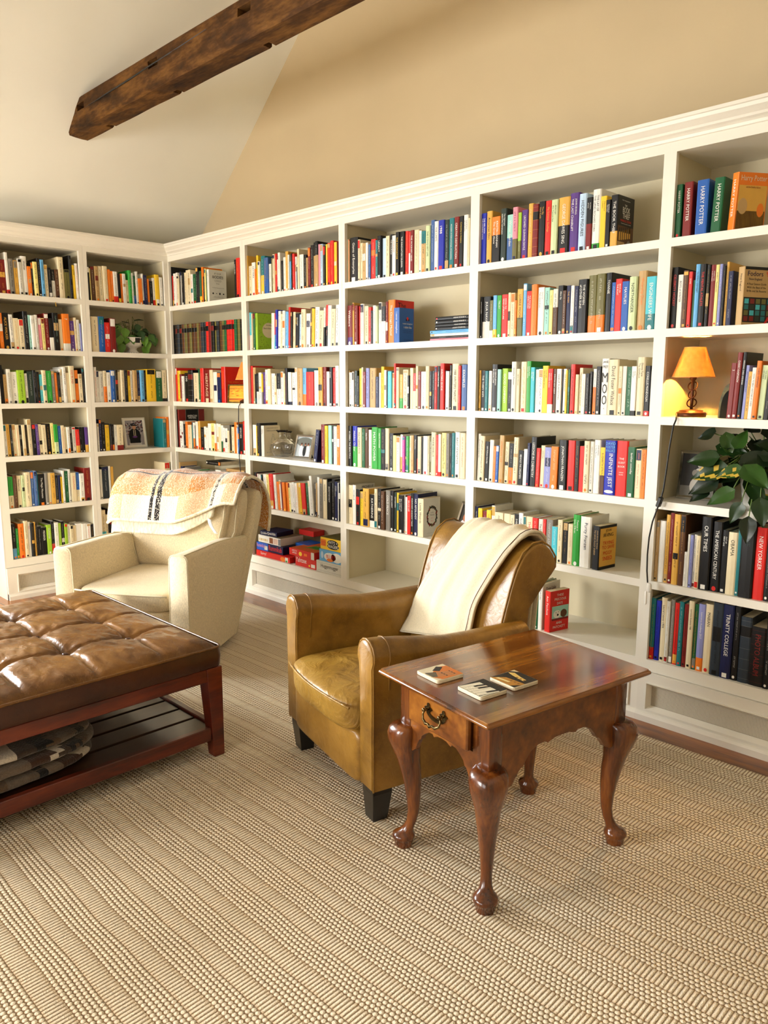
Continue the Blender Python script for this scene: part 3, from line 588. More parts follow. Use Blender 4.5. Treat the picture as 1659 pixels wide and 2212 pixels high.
3801,26,233,,kr=CELEBRITY_HOCKEY 3827,21,203,,wk=BOYS_of_WINTER 3848,22,216,,uj 3870,15,210,,rw=ZONE 3885,11,178,,ew 3895,18,235,,sk=OLYMPIC_ODYSSEY 3914,24,233,,kr=THE_MENTAL_ATHLETE 3938,14,229,,ky 3952,21,227,,mw=A_Kayakers_Guide_to_Lake_Champlain 3973,14,225,,Yk=50_Hikes_in_Massachusetts 3988,12,226,,Pw 4000,11,218,,kj 4011,10,232,,jk 4021,19,197,,nw 4040,30,209,,tk=*FODOR
#R53
4047,20,207,-2,mw=2 4067,19,245,-2,mw=GARRY_KASPAROV 4086,14,246,-2,kw=WINNING_CHESS_OPENINGS 4101,12,198,-2,Pk=PRACTICAL_ENDGAME_PLAY 4113,13,175,-2,jk 4126,15,189,-2,wk=HOW_TO_BEAT_ANYONE_AT_CHESS 4141,18,213,-2,ok=CHESS_OPENINGS 4159,22,197,-2,Zk=THE_IDEAS_OF_CHESS 4181,17,212,-2,kw
#R55
3801,15,254,,tw 3816,26,256,,wi 3841,18,283,,jk 3859,17,293,,mw 3876,27,290,,jk 3903,23,291,,uj 3926,11,142,,wk 3937,10,215,,iw 3947,12,214,,Pk 3959,12,216,,wk 3971,17,215,,ck 3988,41,294,,kw=OUR_TIMES 4030,38,279,,kw=THE_AMERICAN_CENTURY 4068,24,250,,kw=OUT_OF_MANY_ONE 4092,36,246,,ck=OBAMA 4127,15,275,,qw 4142,51,297,,kd=LOVE 4193,40,278,,rw=NEW_YORKER 4233,21,279,,kw
#R56
3801,19,265,,qyr2 3820,22,258,,Bk 3841,25,274,,ck=Laurel_Leaves_1904 3866,16,264,,it 3882,17,273,,gw 3899,21,263,,rk 3920,19,273,,qw 3939,19,266,,mk 3958,22,284,,ck=Lawrence_Academy_1988 3980,18,274,,eo 3997,28,279,,Pwo2=Lawrence_Academy_2017 4025,31,285,,ck=MABIAN 4056,40,298,,Dk 4096,41,298,,nw=TRINITY_COLLEGE 4138,24,298,,kw 4162,42,263,,Dg~ 4203,56,233,,km~=PHOTO_ALBUM 4259,21,285,,kw
#L21
-1162,39,206,1,mj -1123,18,252,1,wkr1 -1105,32,216,1,gk -1073,25,209,1,jk -1047,26,222,1,ik -1022,33,241,1,wk=Woman -989,23,182,1,ow -966,13,210,1,kw -953,27,213,1,Yk -926,20,238,1,kw -906,22,231,1,sk -884,23,203,1,ck -861,21,186,1,kw -839,23,178,1,kwi6 -816,24,180,1,uw -792,37,261,1,ck -755,37,187,1,xk -718,18,278,1,kw -700,19,219,1,yk=CAPTIVE -680,20,232,1,wr
#L11
-597,15,223,1,kw -582,9,211,1,Yk -573,29,226,1,uw -544,26,229,1,tk -518,33,233,1,ck -485,33,236,1,ct -452,22,218,1,oy -430,19,209,1,ow -411,30,208,1,wkr2 -382,20,197,1,ky -361,16,198,1,ok -345,24,200,1,wk -322,21,159,1,ck -301,22,226,1,hw -279,14,210,1,wk -264,18,194,1,ewb3 -246,19,224,1,wk -228,29,179,1,ow -199,15,214,1,wk -185,25,205,1,nw -160,18,182,1,oj -142,27,169,1,kw -115,18,193,1,wkr2 -97,35,218,1,yk -62,23,202,1,wk
#L22
-1188,23,221,1,ow -1165,40,223,1,kj=ALICE_WALKER -1125,26,215,1,wk -1099,33,194,1,cj -1066,30,189,1,ck -1036,30,241,1,kw -1006,15,219,1,Ak -992,26,217,1,wk=Tales_of_Henry_James -966,20,222,1,ik -946,20,206,1,pw -925,21,204,1,Yk -904,30,236,1,mw -875,26,207,1,kww4 -849,39,243,1,kA -810,25,204,1,ck -785,47,241,1,owi2=7 -739,33,198,1,vw -706,18,221,1,ck -688,18,208,1,ik -670,10,184,1,Pk
#L12
-593,51,236,,ck -542,44,239,,bw -498,39,202,,rw -459,44,233,,mw
#L23
-1212,26,243,0.9,kg -1186,21,184,0.9,tk -1166,26,218,0.9,ig -1139,39,201,0.9,wk -1100,44,212,0.9,lk -1056,19,192,0.9,ik -1037,37,206,0.9,dw -1001,18,213,0.9,kw -983,21,203,0.9,kj -962,19,186,0.9,aw -944,26,214,0.9,ck -917,34,211,0.9,hw -884,23,212,0.9,gw -861,18,198,0.9,ow -844,18,202,0.9,kw -826,20,223,0.9,wk -806,23,237,0.9,wk -783,20,199,0.9,cj -763,36,245,0.9,cr=DID_BLIND -726,25,218,0.9,ok -701,26,193,0.9,ck -675,15,232,0.9,kw
#L13
-595,21,241,,wr -574,18,216,,wk -556,31,213,,ik -525,23,217,,cko5 -502,27,206,,wk -475,34,221,,bw -441,21,222,,kj -420,21,211,,ck -400,28,223,,ck -372,24,223,,kw -348,22,223,,yk -326,20,220,,wk -305,31,224,,tk -274,21,209,,nw -253,33,225,,sk -220,17,225,,kw -203,76,233,,yk -127,52,223,,ew -76,39,228,,ckk1
#L24
-1210,18,206,1,wk -1192,21,209,1,jk -1171,14,204,1,kw -1157,24,207,1,cr -1133,20,203,1,cr -1113,17,199,1,kw -1096,20,202,1,cj -1076,16,201,1,kj -1061,29,237,1,ck -1032,24,203,1,kw -1008,18,202,1,vw -990,22,202,1,ck -968,26,197,1,ck -942,33,204,1,kj -909,21,207,1,Yk -888,24,198,1,hkZ4 -864,23,186,1,bw -841,23,189,1,cr -819,15,177,1,ck -803,19,177,1,wk -784,19,176,1,kw -765,23,175,1,ik -741,23,159,1,rwj3 -718,20,174,1,kw -698,20,173,1,kw -679,19,172,1,vkj3
#L14
-591,13,193,,wk -578,18,223,,nw -561,27,203,,kw -534,33,182,,yk -501,17,189,,kw -484,17,185,,kw -467,21,180,,ik -446,46,179,,ckm2 -90,29,213,,qw -61,24,225,,oj
#L25
-1208,31,207,,hkc4 -1178,24,216,,uw -1154,28,210,,ck=Paradise_Lost -1125,19,212,,Zk -1106,40,228,,ck -1066,20,230,,Sw -1046,22,232,,Sw -1024,6,223,,ak -1018,43,210,,kw=The_Magic_Mountain -975,21,215,,gw -954,21,213,,cj -933,28,211,,jk -905,19,194,,kw -886,15,193,,nw -871,15,180,,yk -856,15,221,,wk -840,25,216,,ew -816,19,226,,ik -796,34,201,,cr=Emersons_Poetry -763,25,202,,bwc4 -738,31,192,,wk -707,47,228,,mj
#L15
-591,17,209,,wk -574,50,226,,Dw -524,13,228,,ik -512,24,223,,jk -91,49,225,,ct
#L26
-1208,25,233,,kws3 -1184,16,201,,hw -1167,36,231,,ok -1131,25,246,,ck -1106,18,236,,wr=RAFA -1088,21,226,,kj -1067,11,231,,jk -1056,11,219,,kw -1045,27,197,,kw -1018,34,186,,kw=FEDERER -984,30,201,,lw=McMASTER -954,22,221,,kwr3 -932,27,210,,wh -905,19,203,,lw -886,23,212,,kw -863,19,194,,lk -843,20,187,,wk -824,20,177,,ck -804,23,174,,cj -781,41,182,,wr -741,31,178,,wr -709,29,174,,wr -680,20,167,,kj
#L16
-601,35,257,,cka4 -566,18,221,,ck -548,31,263,,kr=SEA_BISCUIT -517,24,203,,wk -493,20,196,,yk -473,18,170,,rw -455,22,212,,ik -433,26,226,,ew=DA_VINCI_CODE -407,17,195,,Pw -390,22,172,,wk -368,22,152,,kw -346,22,120,,wk -324,26,120,,rw -298,27,120,,wk'''
# covers that the photo shows face-on: (u0..u1 across the cover from the spine, v up)
SPECIAL={
 'BODIES':('IF OUR BODIES COULD TALK',[('t','IF OUR',.30,.86,.4,.06,'g'),('t','BODIES',.16,.74,.68,.085,'k'),('t','COULD',.3,.64,.4,.06,'g'),('t','TALK',.38,.56,.22,.04,'g'),('t','Operating and Maintaining a Human Body',.16,.43,.7,.035,'g'),('e',.2,.27,.04,.03,'k'),('e',.4,.27,.03,.012,'k'),('e',.6,.27,.045,.035,'k'),('e',.82,.27,.045,.02,'k'),('t','JAMES HAMBLIN, M.D.',.16,.14,.7,.035,'g')],'i'),
 'AMERIC':('COOKING',[('t','THE AMERICAN',.1,.55,.8,.05,'o')],'r'),
 'AMWRIT':('',[('r',.26,.0,.76,1,'k'),('r',.25,0,.262,1,'g'),('r',.76,0,.772,1,'g'),('t','AMERICAN',.32,.80,.38,.05,'w'),('t','WRITERS',.35,.745,.32,.05,'w')],'m'),
 'GROW':('GROWING',[('tree',),('e',.58,.55,.36,.21,'c'),('t','Growing',.40,.66,.36,.05,'k'),('t','Each Other Up',.26,.57,.64,.055,'k'),('r',.34,.52,.82,.523,'g'),('r',.34,.48,.82,.483,'g'),('r',.36,.44,.80,.443,'g')],'l'),
 'THISIS':('THIS IS A BOOK',[('t','YOU ARE NOW ABOUT TO READ THIS',.14,.90,.74,.03,'g'),('t','THIS IS A BOOK',.14,.81,.74,.045,'g'),('fig',),('t','BY DEMETRI',.14,.1,.5,.04,'g')],'c'),
 'THEBIG':('The Chicago Manual',[('t','The',.12,.82,.45,.12,'k'),('t','Chicago',.12,.66,.8,.12,'k')],'r'),
 'METAPHOR':('i never metaphor',[('r',.16,.62,.92,.622,'n'),('e',.55,.70,.07,.05,'r'),('e',.47,.66,.055,.035,'n'),('e',.64,.66,.055,.035,'n'),('t','i never metaphor',.16,.52,.78,.055,'w'),('t','i didnt like',.28,.42,.56,.06,'w'),('t','A comprehensive compilation',.22,.33,.66,.03,'n'),('t','of historys greatest analogies',.22,.28,.66,.03,'n'),('t','Dr. Mardy Grothe',.3,.06,.5,.04,'n')],'b'),
 'MICHELLE':('MICHELLE',[('t','MICHELLE',.3,.90,.62,.07,'n')],'i'),
 'WEIRDS':('Little Weirds',[('wreath',),('t','Little',.38,.60,.26,.04,'g'),('t','Weirds',.38,.53,.26,.045,'g'),('t','Jenny',.38,.45,.26,.035,'p'),('t','Slate',.38,.38,.26,.035,'p'),('r',.2,.08,.8,.083,'g')],'i'),
 'THIEF':('THE BOOK THIEF',[('r',0,0,1,.42,'u'),('domino',),('t','THE',.38,.80,.14,.04,'w'),('t','BOOK',.26,.68,.46,.11,'w'),('t','THIEF',.26,.57,.46,.10,'w'),('t','MARKUS ZUSAK',.14,.50,.7,.045,'r'),('t','The extraordinary number one bestseller',.08,.455,.84,.022,'w'),('t','Brilliant and hugely ambitious',.16,.90,.6,.025,'w')],'k'),
 'MOO':('@MOO',[],'w'),
 'JEST':('@JEST',[('t','INFINITE',.1,.7,.8,.1,'w')],'B'),
 'GUEST':('@GUEST',[('t','THE GUEST BOOK',.1,.7,.8,.08,'w')],'i'),
 'PIGGY':('JOHN IRVING TRYING TO SAVE PIGGY SNEED',[('r',0,.94,1,1,'k'),('r',0,0,1,.07,'k'),('t','JOHN',.28,.84,.44,.07,'k'),('t','IRVING',.14,.74,.72,.08,'k'),('t','TRYING',.14,.56,.74,.08,'r'),('t','TO SAVE',.12,.46,.78,.08,'r'),('t','PIGGY',.2,.33,.58,.08,'r'),('t','SNEED',.2,.20,.58,.09,'r')],'j'),
 'TOMLAKE':('Tom Lake',[('t','Tom Lake',.15,.84,.6,.08,'k')],'i'),
 'PRECIOUS':('Ann Patchett',[('t','THESE',.32,.86,.36,.06,'w'),('t','PRECIOUS',.20,.76,.62,.06,'w'),('t','DAYS',.34,.66,.3,.06,'w'),('r',.08,.27,.99,.62,'A'),('dog',),('t','ANN',.32,.175,.3,.06,'w'),('t','PATCHETT',.16,.075,.66,.06,'w')],'r'),
 'HP':('HARRY POTTER',[('r',.02,.02,.98,.78,'j'),('r',.02,.02,.98,.34,'u'),('e',.2,.42,.16,.14,'t'),('e',.82,.36,.12,.12,'o'),('t','Harry Potter',.06,.83,.88,.12,'c'),('t','and the Deathly Hallows',.25,.72,.5,.05,'m')],'o'),
 'FODOR':('New England',[('r',0,.95,1,1,'k'),('t','Fodors',.06,.84,.58,.085,'n'),('t','93',.68,.84,.28,.085,'r'),('t','New England',.06,.76,.6,.05,'n'),('t','A Four Season Guide',.06,.69,.7,.035,'k'),('t','With the Best of the',.06,.63,.7,.035,'k'),('t','B+Bs and Ski Resorts',.06,.57,.72,.035,'k'),('city',)],'t'),
}
rb=random.Random(11)
def book_mesh(w,h,dep,c1,c2,c3,frac,gilt,text,seed):
    r=random.Random(seed); mb=MB()
    hard = h>.212 or gilt
    t=.0022 if hard else .0007
    t=min(t,w*.2)
    bulge=min(.004,w*.12) if hard else .0004
    prof_o=[(0,dep),(0,.0015),(w*.12,-bulge*.55),(w*.5,-bulge),(w*.88,-bulge*.55),(w,.0015),(w,dep)]
    prof_i=[(t,dep),(t,t+.001),(w-t,t+.001),(w-t,dep)]
    lv=[(0,c3 if (c3 and frac) else c1)]
    if c3 and frac: lv=[(0,c3),(frac*h,c1)]
    lv.append((h,None))
    if gilt:
        nb=[.06,.20,.36,.52,.70,.86,.94]; lv2=[]
        label=(r.random()<.6)
        lv=[(0,c1)]
        for i,b_ in enumerate(nb):
            lv.append((b_*h,tuple(round(x*.5+y*.5,3) for x,y in zip(P(c1),P(c2))))); nxt=('k' if c1!='k' else 'm') if (label and i==4) else c1; lv.append((b_*h+.0014,nxt))
        lv.append((h,None))
    no=len(prof_o)
    for i in range(len(lv)-1):
        z0,z1,c=lv[i][0],lv[i+1][0],lv[i][1]
        vs=[(x,y,z0) for x,y in prof_o]+[(x,y,z1) for x,y in prof_o]
        mb.add(vs,[(j,j+1,no+j+1,no+j) for j in range(1,no-2)],c)
        mb.add(vs,[(j,j+1,no+j+1,no+j) for j in (0,no-2)],c1 if not(c3 and frac and i==0) else c)
    for z,fl in ((0,0),(h,1)):
        vs=[(x,y,z) for x,y in prof_o]+[(x,y,z) for x,y in prof_i]
        fs=[(0,7,8,1),(1,8,9,5,4,3,2),(5,9,10,6)]
        mb.add(vs,[f if fl else f[::-1] for f in fs],c1)
    vs=[(x,y,z) for z in (0,h) for x,y in prof_i]
    mb.add(vs,[(j,4+j,5+j,j+1) for j in range(3)],'i')
    mb.add([(0,dep,0),(t,dep,0),(t,dep,h),(0,dep,h)],[(0,3,2,1)],c1); mb.add([(w-t,dep,0),(w,dep,0),(w,dep,h),(w-t,dep,h)],[(0,3,2,1)],c1)
    # ------- printed panels on the spine
    if not gilt and not c3 and not text and w>.011 and r.random()<.42:
        pc=r.choice([c2,c2,'k','w','c','r','n','j','g','m','t','q','o'])
        if pc==c1: pc='t'
        k_=r.random(); hh_=h*r.uniform(.06,.22)
        zz_=h*(1-.02)-hh_ if k_<.45 else (h*.02 if k_<.7 else h*r.uniform(.3,.6))
        X0,X1=(w*.12,w*.88); yb=-bulge*.62-.0003
        yq=-bulge-.0003
        mb.add([(X0,yb,zz_),(w*.5,yq,zz_),(X1,yb,zz_),(X1,yb,zz_+hh_),(w*.5,yq,zz_+hh_),(X0,yb,zz_+hh_)],[(0,1,4,5),(1,2,3,4)],pc)
    ys=-bulge-.0005
    U=Vector((0,0,-1)); V=Vector((1,0,0))
    cov=None; title=text
    a1,a2=P(c1),P(c2); soft=tuple(round(x*.45+y*.55,3) for x,y in zip(a1,a2))
    if text.startswith('*'):
        title,ops,cov=SPECIAL[text[1:]]
        X=w+.0005
        if cov!=c1: mb.add([(X-.0003,.004,.0005),(X-.0003,dep-.0005,.0005),(X-.0003,dep-.0005,h-.0005),(X-.0003,.004,h-.0005)],[(0,1,2,3)],cov)
        uv=lambda u,v:(X,.004+(dep-.005)*u,h*v)
        def rect(u0,v0,u1,v1,c,k=0): 
            q=.0002+k*.0001; mb.add([(X+q,uv(u0,v0)[1],h*v0),(X+q,uv(u1,v0)[1],h*v0),(X+q,uv(u1,v1)[1],h*v1),(X+q,uv(u0,v1)[1],h*v1)],[(0,1,2,3)],c)
        def ell(cu,cv,ru,rv,c,n=18,k=2,rot=0):
            q=.0002+k*.0001
            mb.add([(X+q,uv(cu+ru*cos(2*pi*i/n)*cos(rot)-rv*sin(2*pi*i/n)*sin(rot),0)[1],h*(cv+rv*sin(2*pi*i/n)*cos(rot)+ru*cos(2*pi*i/n)*sin(rot))) for i in range(n)],[list(range(n))],c)
        for op in ops:
            k=op[0]
            if k=='t': put_text(mb,op[1],(X+.0009,uv(op[2],0)[1],h*op[3]),(0,1,0),(0,0,1),(dep-.005)*op[4],h*op[5],op[6],'c')
            elif k=='r': rect(*op[1:])
            elif k=='e': ell(*op[1:])
            elif k=='wreath':
                for i in range(46):
                    a=i/46*2*pi; ell(.51+.29*cos(a)+r.uniform(-.03,.03),.52+.24*sin(a)+r.uniform(-.02,.02),.045,.03,r.choice('kdmumxkd'),7,2+i%4,r.random()*3)
            elif k=='tree':
                for i in range(70):
                    a,b_=r.random(),r.random(); ell(.06+.9*a,.03+.94*b_,.03,.006,r.choice('ux'),6,1,r.random()*3)
            elif k=='fig':
                q=X+.0012
                P3=lambda u,v:(q,uv(u,0)[1],h*v)
                for path in ([(.52,.72),(.6,.70),(.58,.62),(.5,.63),(.52,.72)],[(.5,.62),(.42,.5),(.45,.42),(.6,.42),(.66,.52),(.6,.62)],[(.45,.42),(.40,.28),(.36,.22)],[(.55,.42),(.56,.28),(.5,.22)],[(.36,.22),(.28,.21)],[(.5,.22),(.44,.21)]):
                    mb.tube([P3(*p) for p in path],.0006,4,'k')
            elif k=='domino':
                for i in range(6): rect(.08+i*.13,.13+i*.015,.16+i*.13,.30+i*.02,'j',2+i%2); rect(.09+i*.13,.30,.15+i*.13,.38+.01*i,'k',3)
                ell(.72,.08,.12,.08,'g',16,5); rect(.0,.03,.45,.11,'t',4)
            elif k=='dog':
                ell(.36,.42,.2,.10,'w',14,3); ell(.40,.40,.05,.03,'k',10,4); ell(.72,.42,.18,.10,'u',14,3); ell(.3,.46,.02,.012,'k',8,5); ell(.44,.47,.02,.012,'k',8,5); rect(.08,.27,.99,.32,'m',3)
            elif k=='city':
                rect(0,.05,1,.48,'k',1)
                for i in range(5):
                    for j in range(4): rect(.03+i*.2,.07+j*.1,.18+i*.2,.155+j*.1,r.choice('qmudqxa'),2)
                mb.add([(X+.001,uv(.7,0)[1],h*.0),(X+.001,uv(.78,0)[1],h*.0),(X+.001,uv(1,0)[1],h*.16),(X+.001,uv(1,0)[1],h*.24)],[(0,1,2,3)],'r')
    if title.startswith('@'):
        H=Vector((1,0,0));Z=Vector((0,0,1))
        def sp(txt,v,ww,hh,col): put_text(mb,txt,(w*(1-ww)/2,ys,h*v),H,Z,w*ww,h*hh,col,'c',9)
        if title=='@MOO': sp('JANE',.91,.7,.05,'k');sp('SMILEY',.83,.7,.05,'k');sp('M',.58,.74,.17,'k');sp('O',.38,.6,.17,'k');sp('O',.18,.6,.17,'k');sp('x',.1,.4,.02,'k')
        elif title=='@JEST':
            for i,t_ in enumerate(('DAVID','FOSTER','WALLACE')): sp(t_,.92-.065*i,.86,.05,'s')
            put_text(mb,'INFINITE JEST',(w*.3,ys,h*.76),U,V,h*.62,w*.45,'w','l',9)
            n=16; mb.add([(w*.5+w*.4*cos(2*pi*i/n),ys,h*.06+h*.03*sin(2*pi*i/n)) for i in range(n)],[list(range(n))],'w')
        else:
            for i,t_ in enumerate(('THE','GUEST','BOOK')): sp(t_,.66-.07*i,.6,.035,'w')
            sp('SARAH',.42,.55,.02,'w');sp('BLAKE',.38,.55,.02,'w')
        title=''
        fake=False
    else: fake=(title=='' and not text.startswith('*'))
    if title:
        pad=.05*h
        if w>.017 and len(title.split())>=4:   # two lines on a wide spine
            ws=title.split(); k=len(ws)//2; A_,B_=' '.join(ws[:k]),' '.join(ws[k:])
            put_text(mb,A_,(w*.55,ys,h*.90),U,V,h*.72,w*.22,c2,'l',1.25)
            put_text(mb,B_,(w*.20,ys,h*.90),U,V,h*.72,w*.22,c2,'l',1.25)
        else: put_text(mb,title,(w*.32,ys,h*.88),U,V,h*.70,w*.36,c2,'l',1.3)
    elif fake and w>.0075 and not gilt and r.random()<.9:
        # unreadable small print: two runs of strokes
        runs=[(.92,r.uniform(.35,.55)),(.30+.1*r.random(),r.uniform(.12,.2))] if r.random()<.65 else [(.90,.72)]
        for top,ln in runs:
            z=h*top; zend=h*(top-ln); hh=min(.0085,w*r.uniform(.16,.30)); x0=(w-hh)/2
            while z>zend:
                l=r.uniform(.45,1.0)*hh*.9
                if r.random()<.14: z-=l; continue
                if r.random()<.5:
                    mb.add([(x0,ys,z),(x0,ys,z-l*.3),(x0+hh,ys,z-l*.3),(x0+hh,ys,z)],[(0,1,2,3)],soft)
                    mb.add([(x0+hh*.72,ys,z-l*.3),(x0+hh*.72,ys,z-l*.85),(x0+hh,ys,z-l*.85),(x0+hh,ys,z-l*.3)],[(0,1,2,3)],soft)
                else:
                    mb.add([(x0,ys,z),(x0,ys,z-l*.8),(x0+hh*.28,ys,z-l*.8),(x0+hh*.28,ys,z)],[(0,1,2,3)],soft)
                    mb.add([(x0+hh*.28,ys,z-l*.25),(x0+hh*.28,ys,z-l*.55),(x0+hh,ys,z-l*.55),(x0+hh,ys,z-l*.25)],[(0,1,2,3)],soft)
                z-=l*1.05
    if not gilt and w>.011 and not text.startswith('*') and r.random()<.6:   # publisher's mark at the foot
        q=w*.22; z=.045*h; cc=c2 if r.random()<.7 else r.choice('ork')
        if r.random()<.5: mb.add([(w/2-q,ys,z-q),(w/2+q,ys,z-q),(w/2+q,ys,z+q),(w/2-q,ys,z+q)],[(0,1,2,3)],cc)
        else: mb.add([(w/2+q*cos(i*pi/4),ys,z+q*1.2*sin(i*pi/4)) for i in range(8)],[list(range(8))],cc)
    return mb
SHN={1:'top shelf',2:'second shelf',3:'third shelf',4:'fourth shelf',5:'fifth shelf',6:'bottom shelf'}
BAYN={'R1':'long-wall corner bay','R2':'long-wall second bay','R3':'long-wall third bay','R4':'long-wall fourth bay','R5':'lamp bay',
      'L1':'left-wall inner bay','L2':'left-wall outer bay'}
ORD=['first','second','third','fourth','fifth','sixth','seventh','eighth','ninth','tenth','eleventh','twelfth','thirteenth','fourteenth','fifteenth','sixteenth','seventeenth','eighteenth','nineteenth','twentieth']
for a_ in ('twenty','thirty','forty'):
    for b_ in ORD[:9]: ORD.append(a_+'-'+b_)
    ORD.append({'twenty':'thirtieth','thirty':'fortieth','forty':'fiftieth'}[a_])
import re
recs=[]; shelf=None
for ln in BOOKS.strip().split('\n'):
    if ln[0]=='#': shelf=ln[1:]; continue
    for tok in ln.split(' '):
        p=tok.split(',')
        x,w_,h_=int(p[0])/1000,int(p[1])/1000,int(p[2])/1000
        le=float(p[3]) if p[3] else 0.; c=p[4]
        mt=re.match(r'([A-Za-z]{2})([A-Za-z]?)(\d?)(~?)(?:=(.*))?$',c)
        recs.append(dict(sh=shelf,x=x,w=w_,h=h_,le=le,c1=mt[1][0],c2=mt[1][1],c3=mt[2] or None,fr=int(mt[3])/10 if mt[3] else 0,g=bool(mt[4]),t=(mt[5] or '').replace('_',' ')))
prewarm({r['t'] for r in recs if r['t'] and not r['t'].startswith('*')})
prewarm({op[1] for s_ in SPECIAL.values() for op in s_[1] if op[0]=='t'})
prewarm(['JANE','SMILEY','M','O','x','DAVID','FOSTER','WALLACE','INFINITE JEST','THE','GUEST','BOOK','SARAH','BLAKE'])
byshelf={}
for r in recs: byshelf.setdefault(r['sh'],[]).append(r)
cn=lambda c:PAL[c][0]
def describe(r,i,L):
    ht=r['h']; sz='tall ' if ht>.235 else 'short ' if ht<.178 else ''
    th='thin ' if r['w']<.013 else 'thick ' if r['w']>.038 else ''
    d=sz+th+cn(r['c1'])
    if r['g']: d+=' gilt-banded'
    return d.replace('  ',' ')
labels={}
for s,L in byshelf.items():
    place=SHN[int(s[2])]+', '+BAYN[s[:2]]
    for i,r in enumerate(L):
        d=describe(r,i,L)
        l_=cn(L[i-1]['c1']) if i else None; r_=cn(L[i+1]['c1']) if i+1<len(L) else None
        if l_ and r_: lab='%s book between %s and %s books, %s'%(d,l_,r_,place)
        elif r_: lab='%s book at left end beside %s book, %s'%(d,r_,place)
        else: lab='%s book at right end beside %s book, %s'%(d,l_,place)
        r['lab']=lab; labels.setdefault(lab,[]).append((s,i))
for lab,ids in labels.items():
    if len(ids)>1:
        for s,i in ids:
            L=byshelf[s]; r=L[i]; place=SHN[int(s[2])]+', '+BAYN[s[:2]]
            r['lab']='%s book, %s from left, %s'%(describe(r,i,L),ORD[i],place)
# the 300 books that show largest stay single objects, the smaller far ones form one mass
def px_area(s,r):
    k=int(s[2]); z=ZB[k-1]; pts=[]
    for a in (r['x'],r['x']+r['w']):
        for zz in (z,z+r['h']):
            w_=Vector((a,.02,zz)) if s[0]=='R' else Vector((-.02,a,zz)); d_=w_-Vector((5.2159,-2.9774,1.4023))
            dep_=d_.dot(Vector((-.6991,.6968,-.1625))); pts.append((d_.dot(Vector((.7059,.7083,0)))/dep_,d_.z/dep_))
    A_=abs(pts[2][0]-pts[0][0])*abs(pts[1][1]-pts[0][1])
    if r['t'].startswith('*'): A_*=5
    if s in('R15','L16'): A_*=.3
    if s in('R25','R45') and r['x']<(1.1 if s=='R25' else 3.2): A_*=.6
    return A_
for s,L in byshelf.items():
    for r in L: r['A']=px_area(s,r)
big={id(r) for r in sorted((r for L in byshelf.values() for r in L),key=lambda r:-r['A'])[:288]}
mass=MB()
seed=0
for s,L in byshelf.items():
    wall,b_,k=s[0],s[:2],int(s[2]); z=ZB[k-1]
    grp='books on the '+SHN[k]+' of the '+BAYN[b_]
    for i,r in enumerate(L):
        seed+=1; rr=random.Random(seed*13)
        w,h=r['w']-.0005,r['h']
        dep=min(.27,max(.105,h*(.62 if h<.2 else .66)))
        if h>.26: dep=min(.28,h*.78)
        if s=='R12': dep=.15
        cover=book_mesh(w,h,dep,r['c1'],r['c2'],r['c3'],r['fr'],r['g'],r['t'],seed)
        le=r['le']; piv=0 if le>=0 else w
        cover.v=[(x-piv,y,zz) for x,y,zz in cover.v]
        hard=h>.212 or r['g']
        t=min(.0024 if hard else .0008,w*.22); ins=.003 if hard else .0004
        pg=MB(); pg.box(t-piv,w-t-piv,t+.0015,dep-(.004 if hard else .0006),ins,h-ins); 
        jit=rr.uniform(-.006,.004)
        ypos=.020+jit
        if r['t'] in('*METAPHOR','*PRECIOUS','*PIGGY','*WEIRDS'): ypos=.012
        ph=-radians(le)
        RZB={'*HP':-34,'*FODOR':-26,'*PRECIOUS':-13,'*PIGGY':-7}.get(r['t'],0)
        if id(r) not in big:
            pg.c=[P('i')]*len(pg.f); cover.join(pg)
            T_=Matrix.Translation((r['x']+piv+.0002,ypos,z+.0003)) if wall=='R' else Matrix.Translation((-ypos,r['x']+piv+.0002,z+.0003))@Matrix.Rotation(pi/2,4,'Z')
            cover.xf(T_@Matrix.Rotation(ph,4,'Y')); mass.join(cover); continue
        ob=cover.build('book','print'); pg.build('page_block','paper',ob)
        if wall=='R': ob.location=(r['x']+piv+.0002,ypos,z+.0003); ob.rotation_euler=(0,ph,0)
        else: ob.location=(-ypos,r['x']+piv+.0002,z+.0003); ob.rotation_euler=(0,ph,pi/2)
        if wall=='L': ob.rotation_mode='XYZ'
        if RZB:   # last book of the row, swung round so its front cover shows
            pv=Vector((w,0,0)); ob.rotation_euler=(0,ph,radians(RZB)); 
            R_=Matrix.Rotation(radians(RZB),3,'Z'); o0=Vector((w/2-piv,0,0)); ob.location=Vector(ob.location)+o0-R_@o0+Vector((.012,0,0))
        tag(ob,r['lab'],'book',grp)

mo=mass.build('books','print'); mo['kind']='stuff'; tag(mo,'hundreds of smaller and more distant books filling the left and middle shelves','books')
# ================================================================== RUG
m=MB()
m.bbox(.22,6.1,-4.6,-.19,.0005,.010,.003)
rug=m.build('area_rug','rug'); tag(rug,'large oatmeal wool rug woven in ribbed and beaded stripes','rug')
rug.rotation_euler=(0,0,radians(.5)); rug.location=(0,-.012,0)
RZ=.0105
def sstep(a,b,x):
    t=min(1,max(0,(x-a)/(b-a))); return t*t*(3-2*t)
def noise3(x,y,z,s=1.):
    from mathutils import noise as nz
    return nz.noise(Vector((x*s,y*s,z*s)))
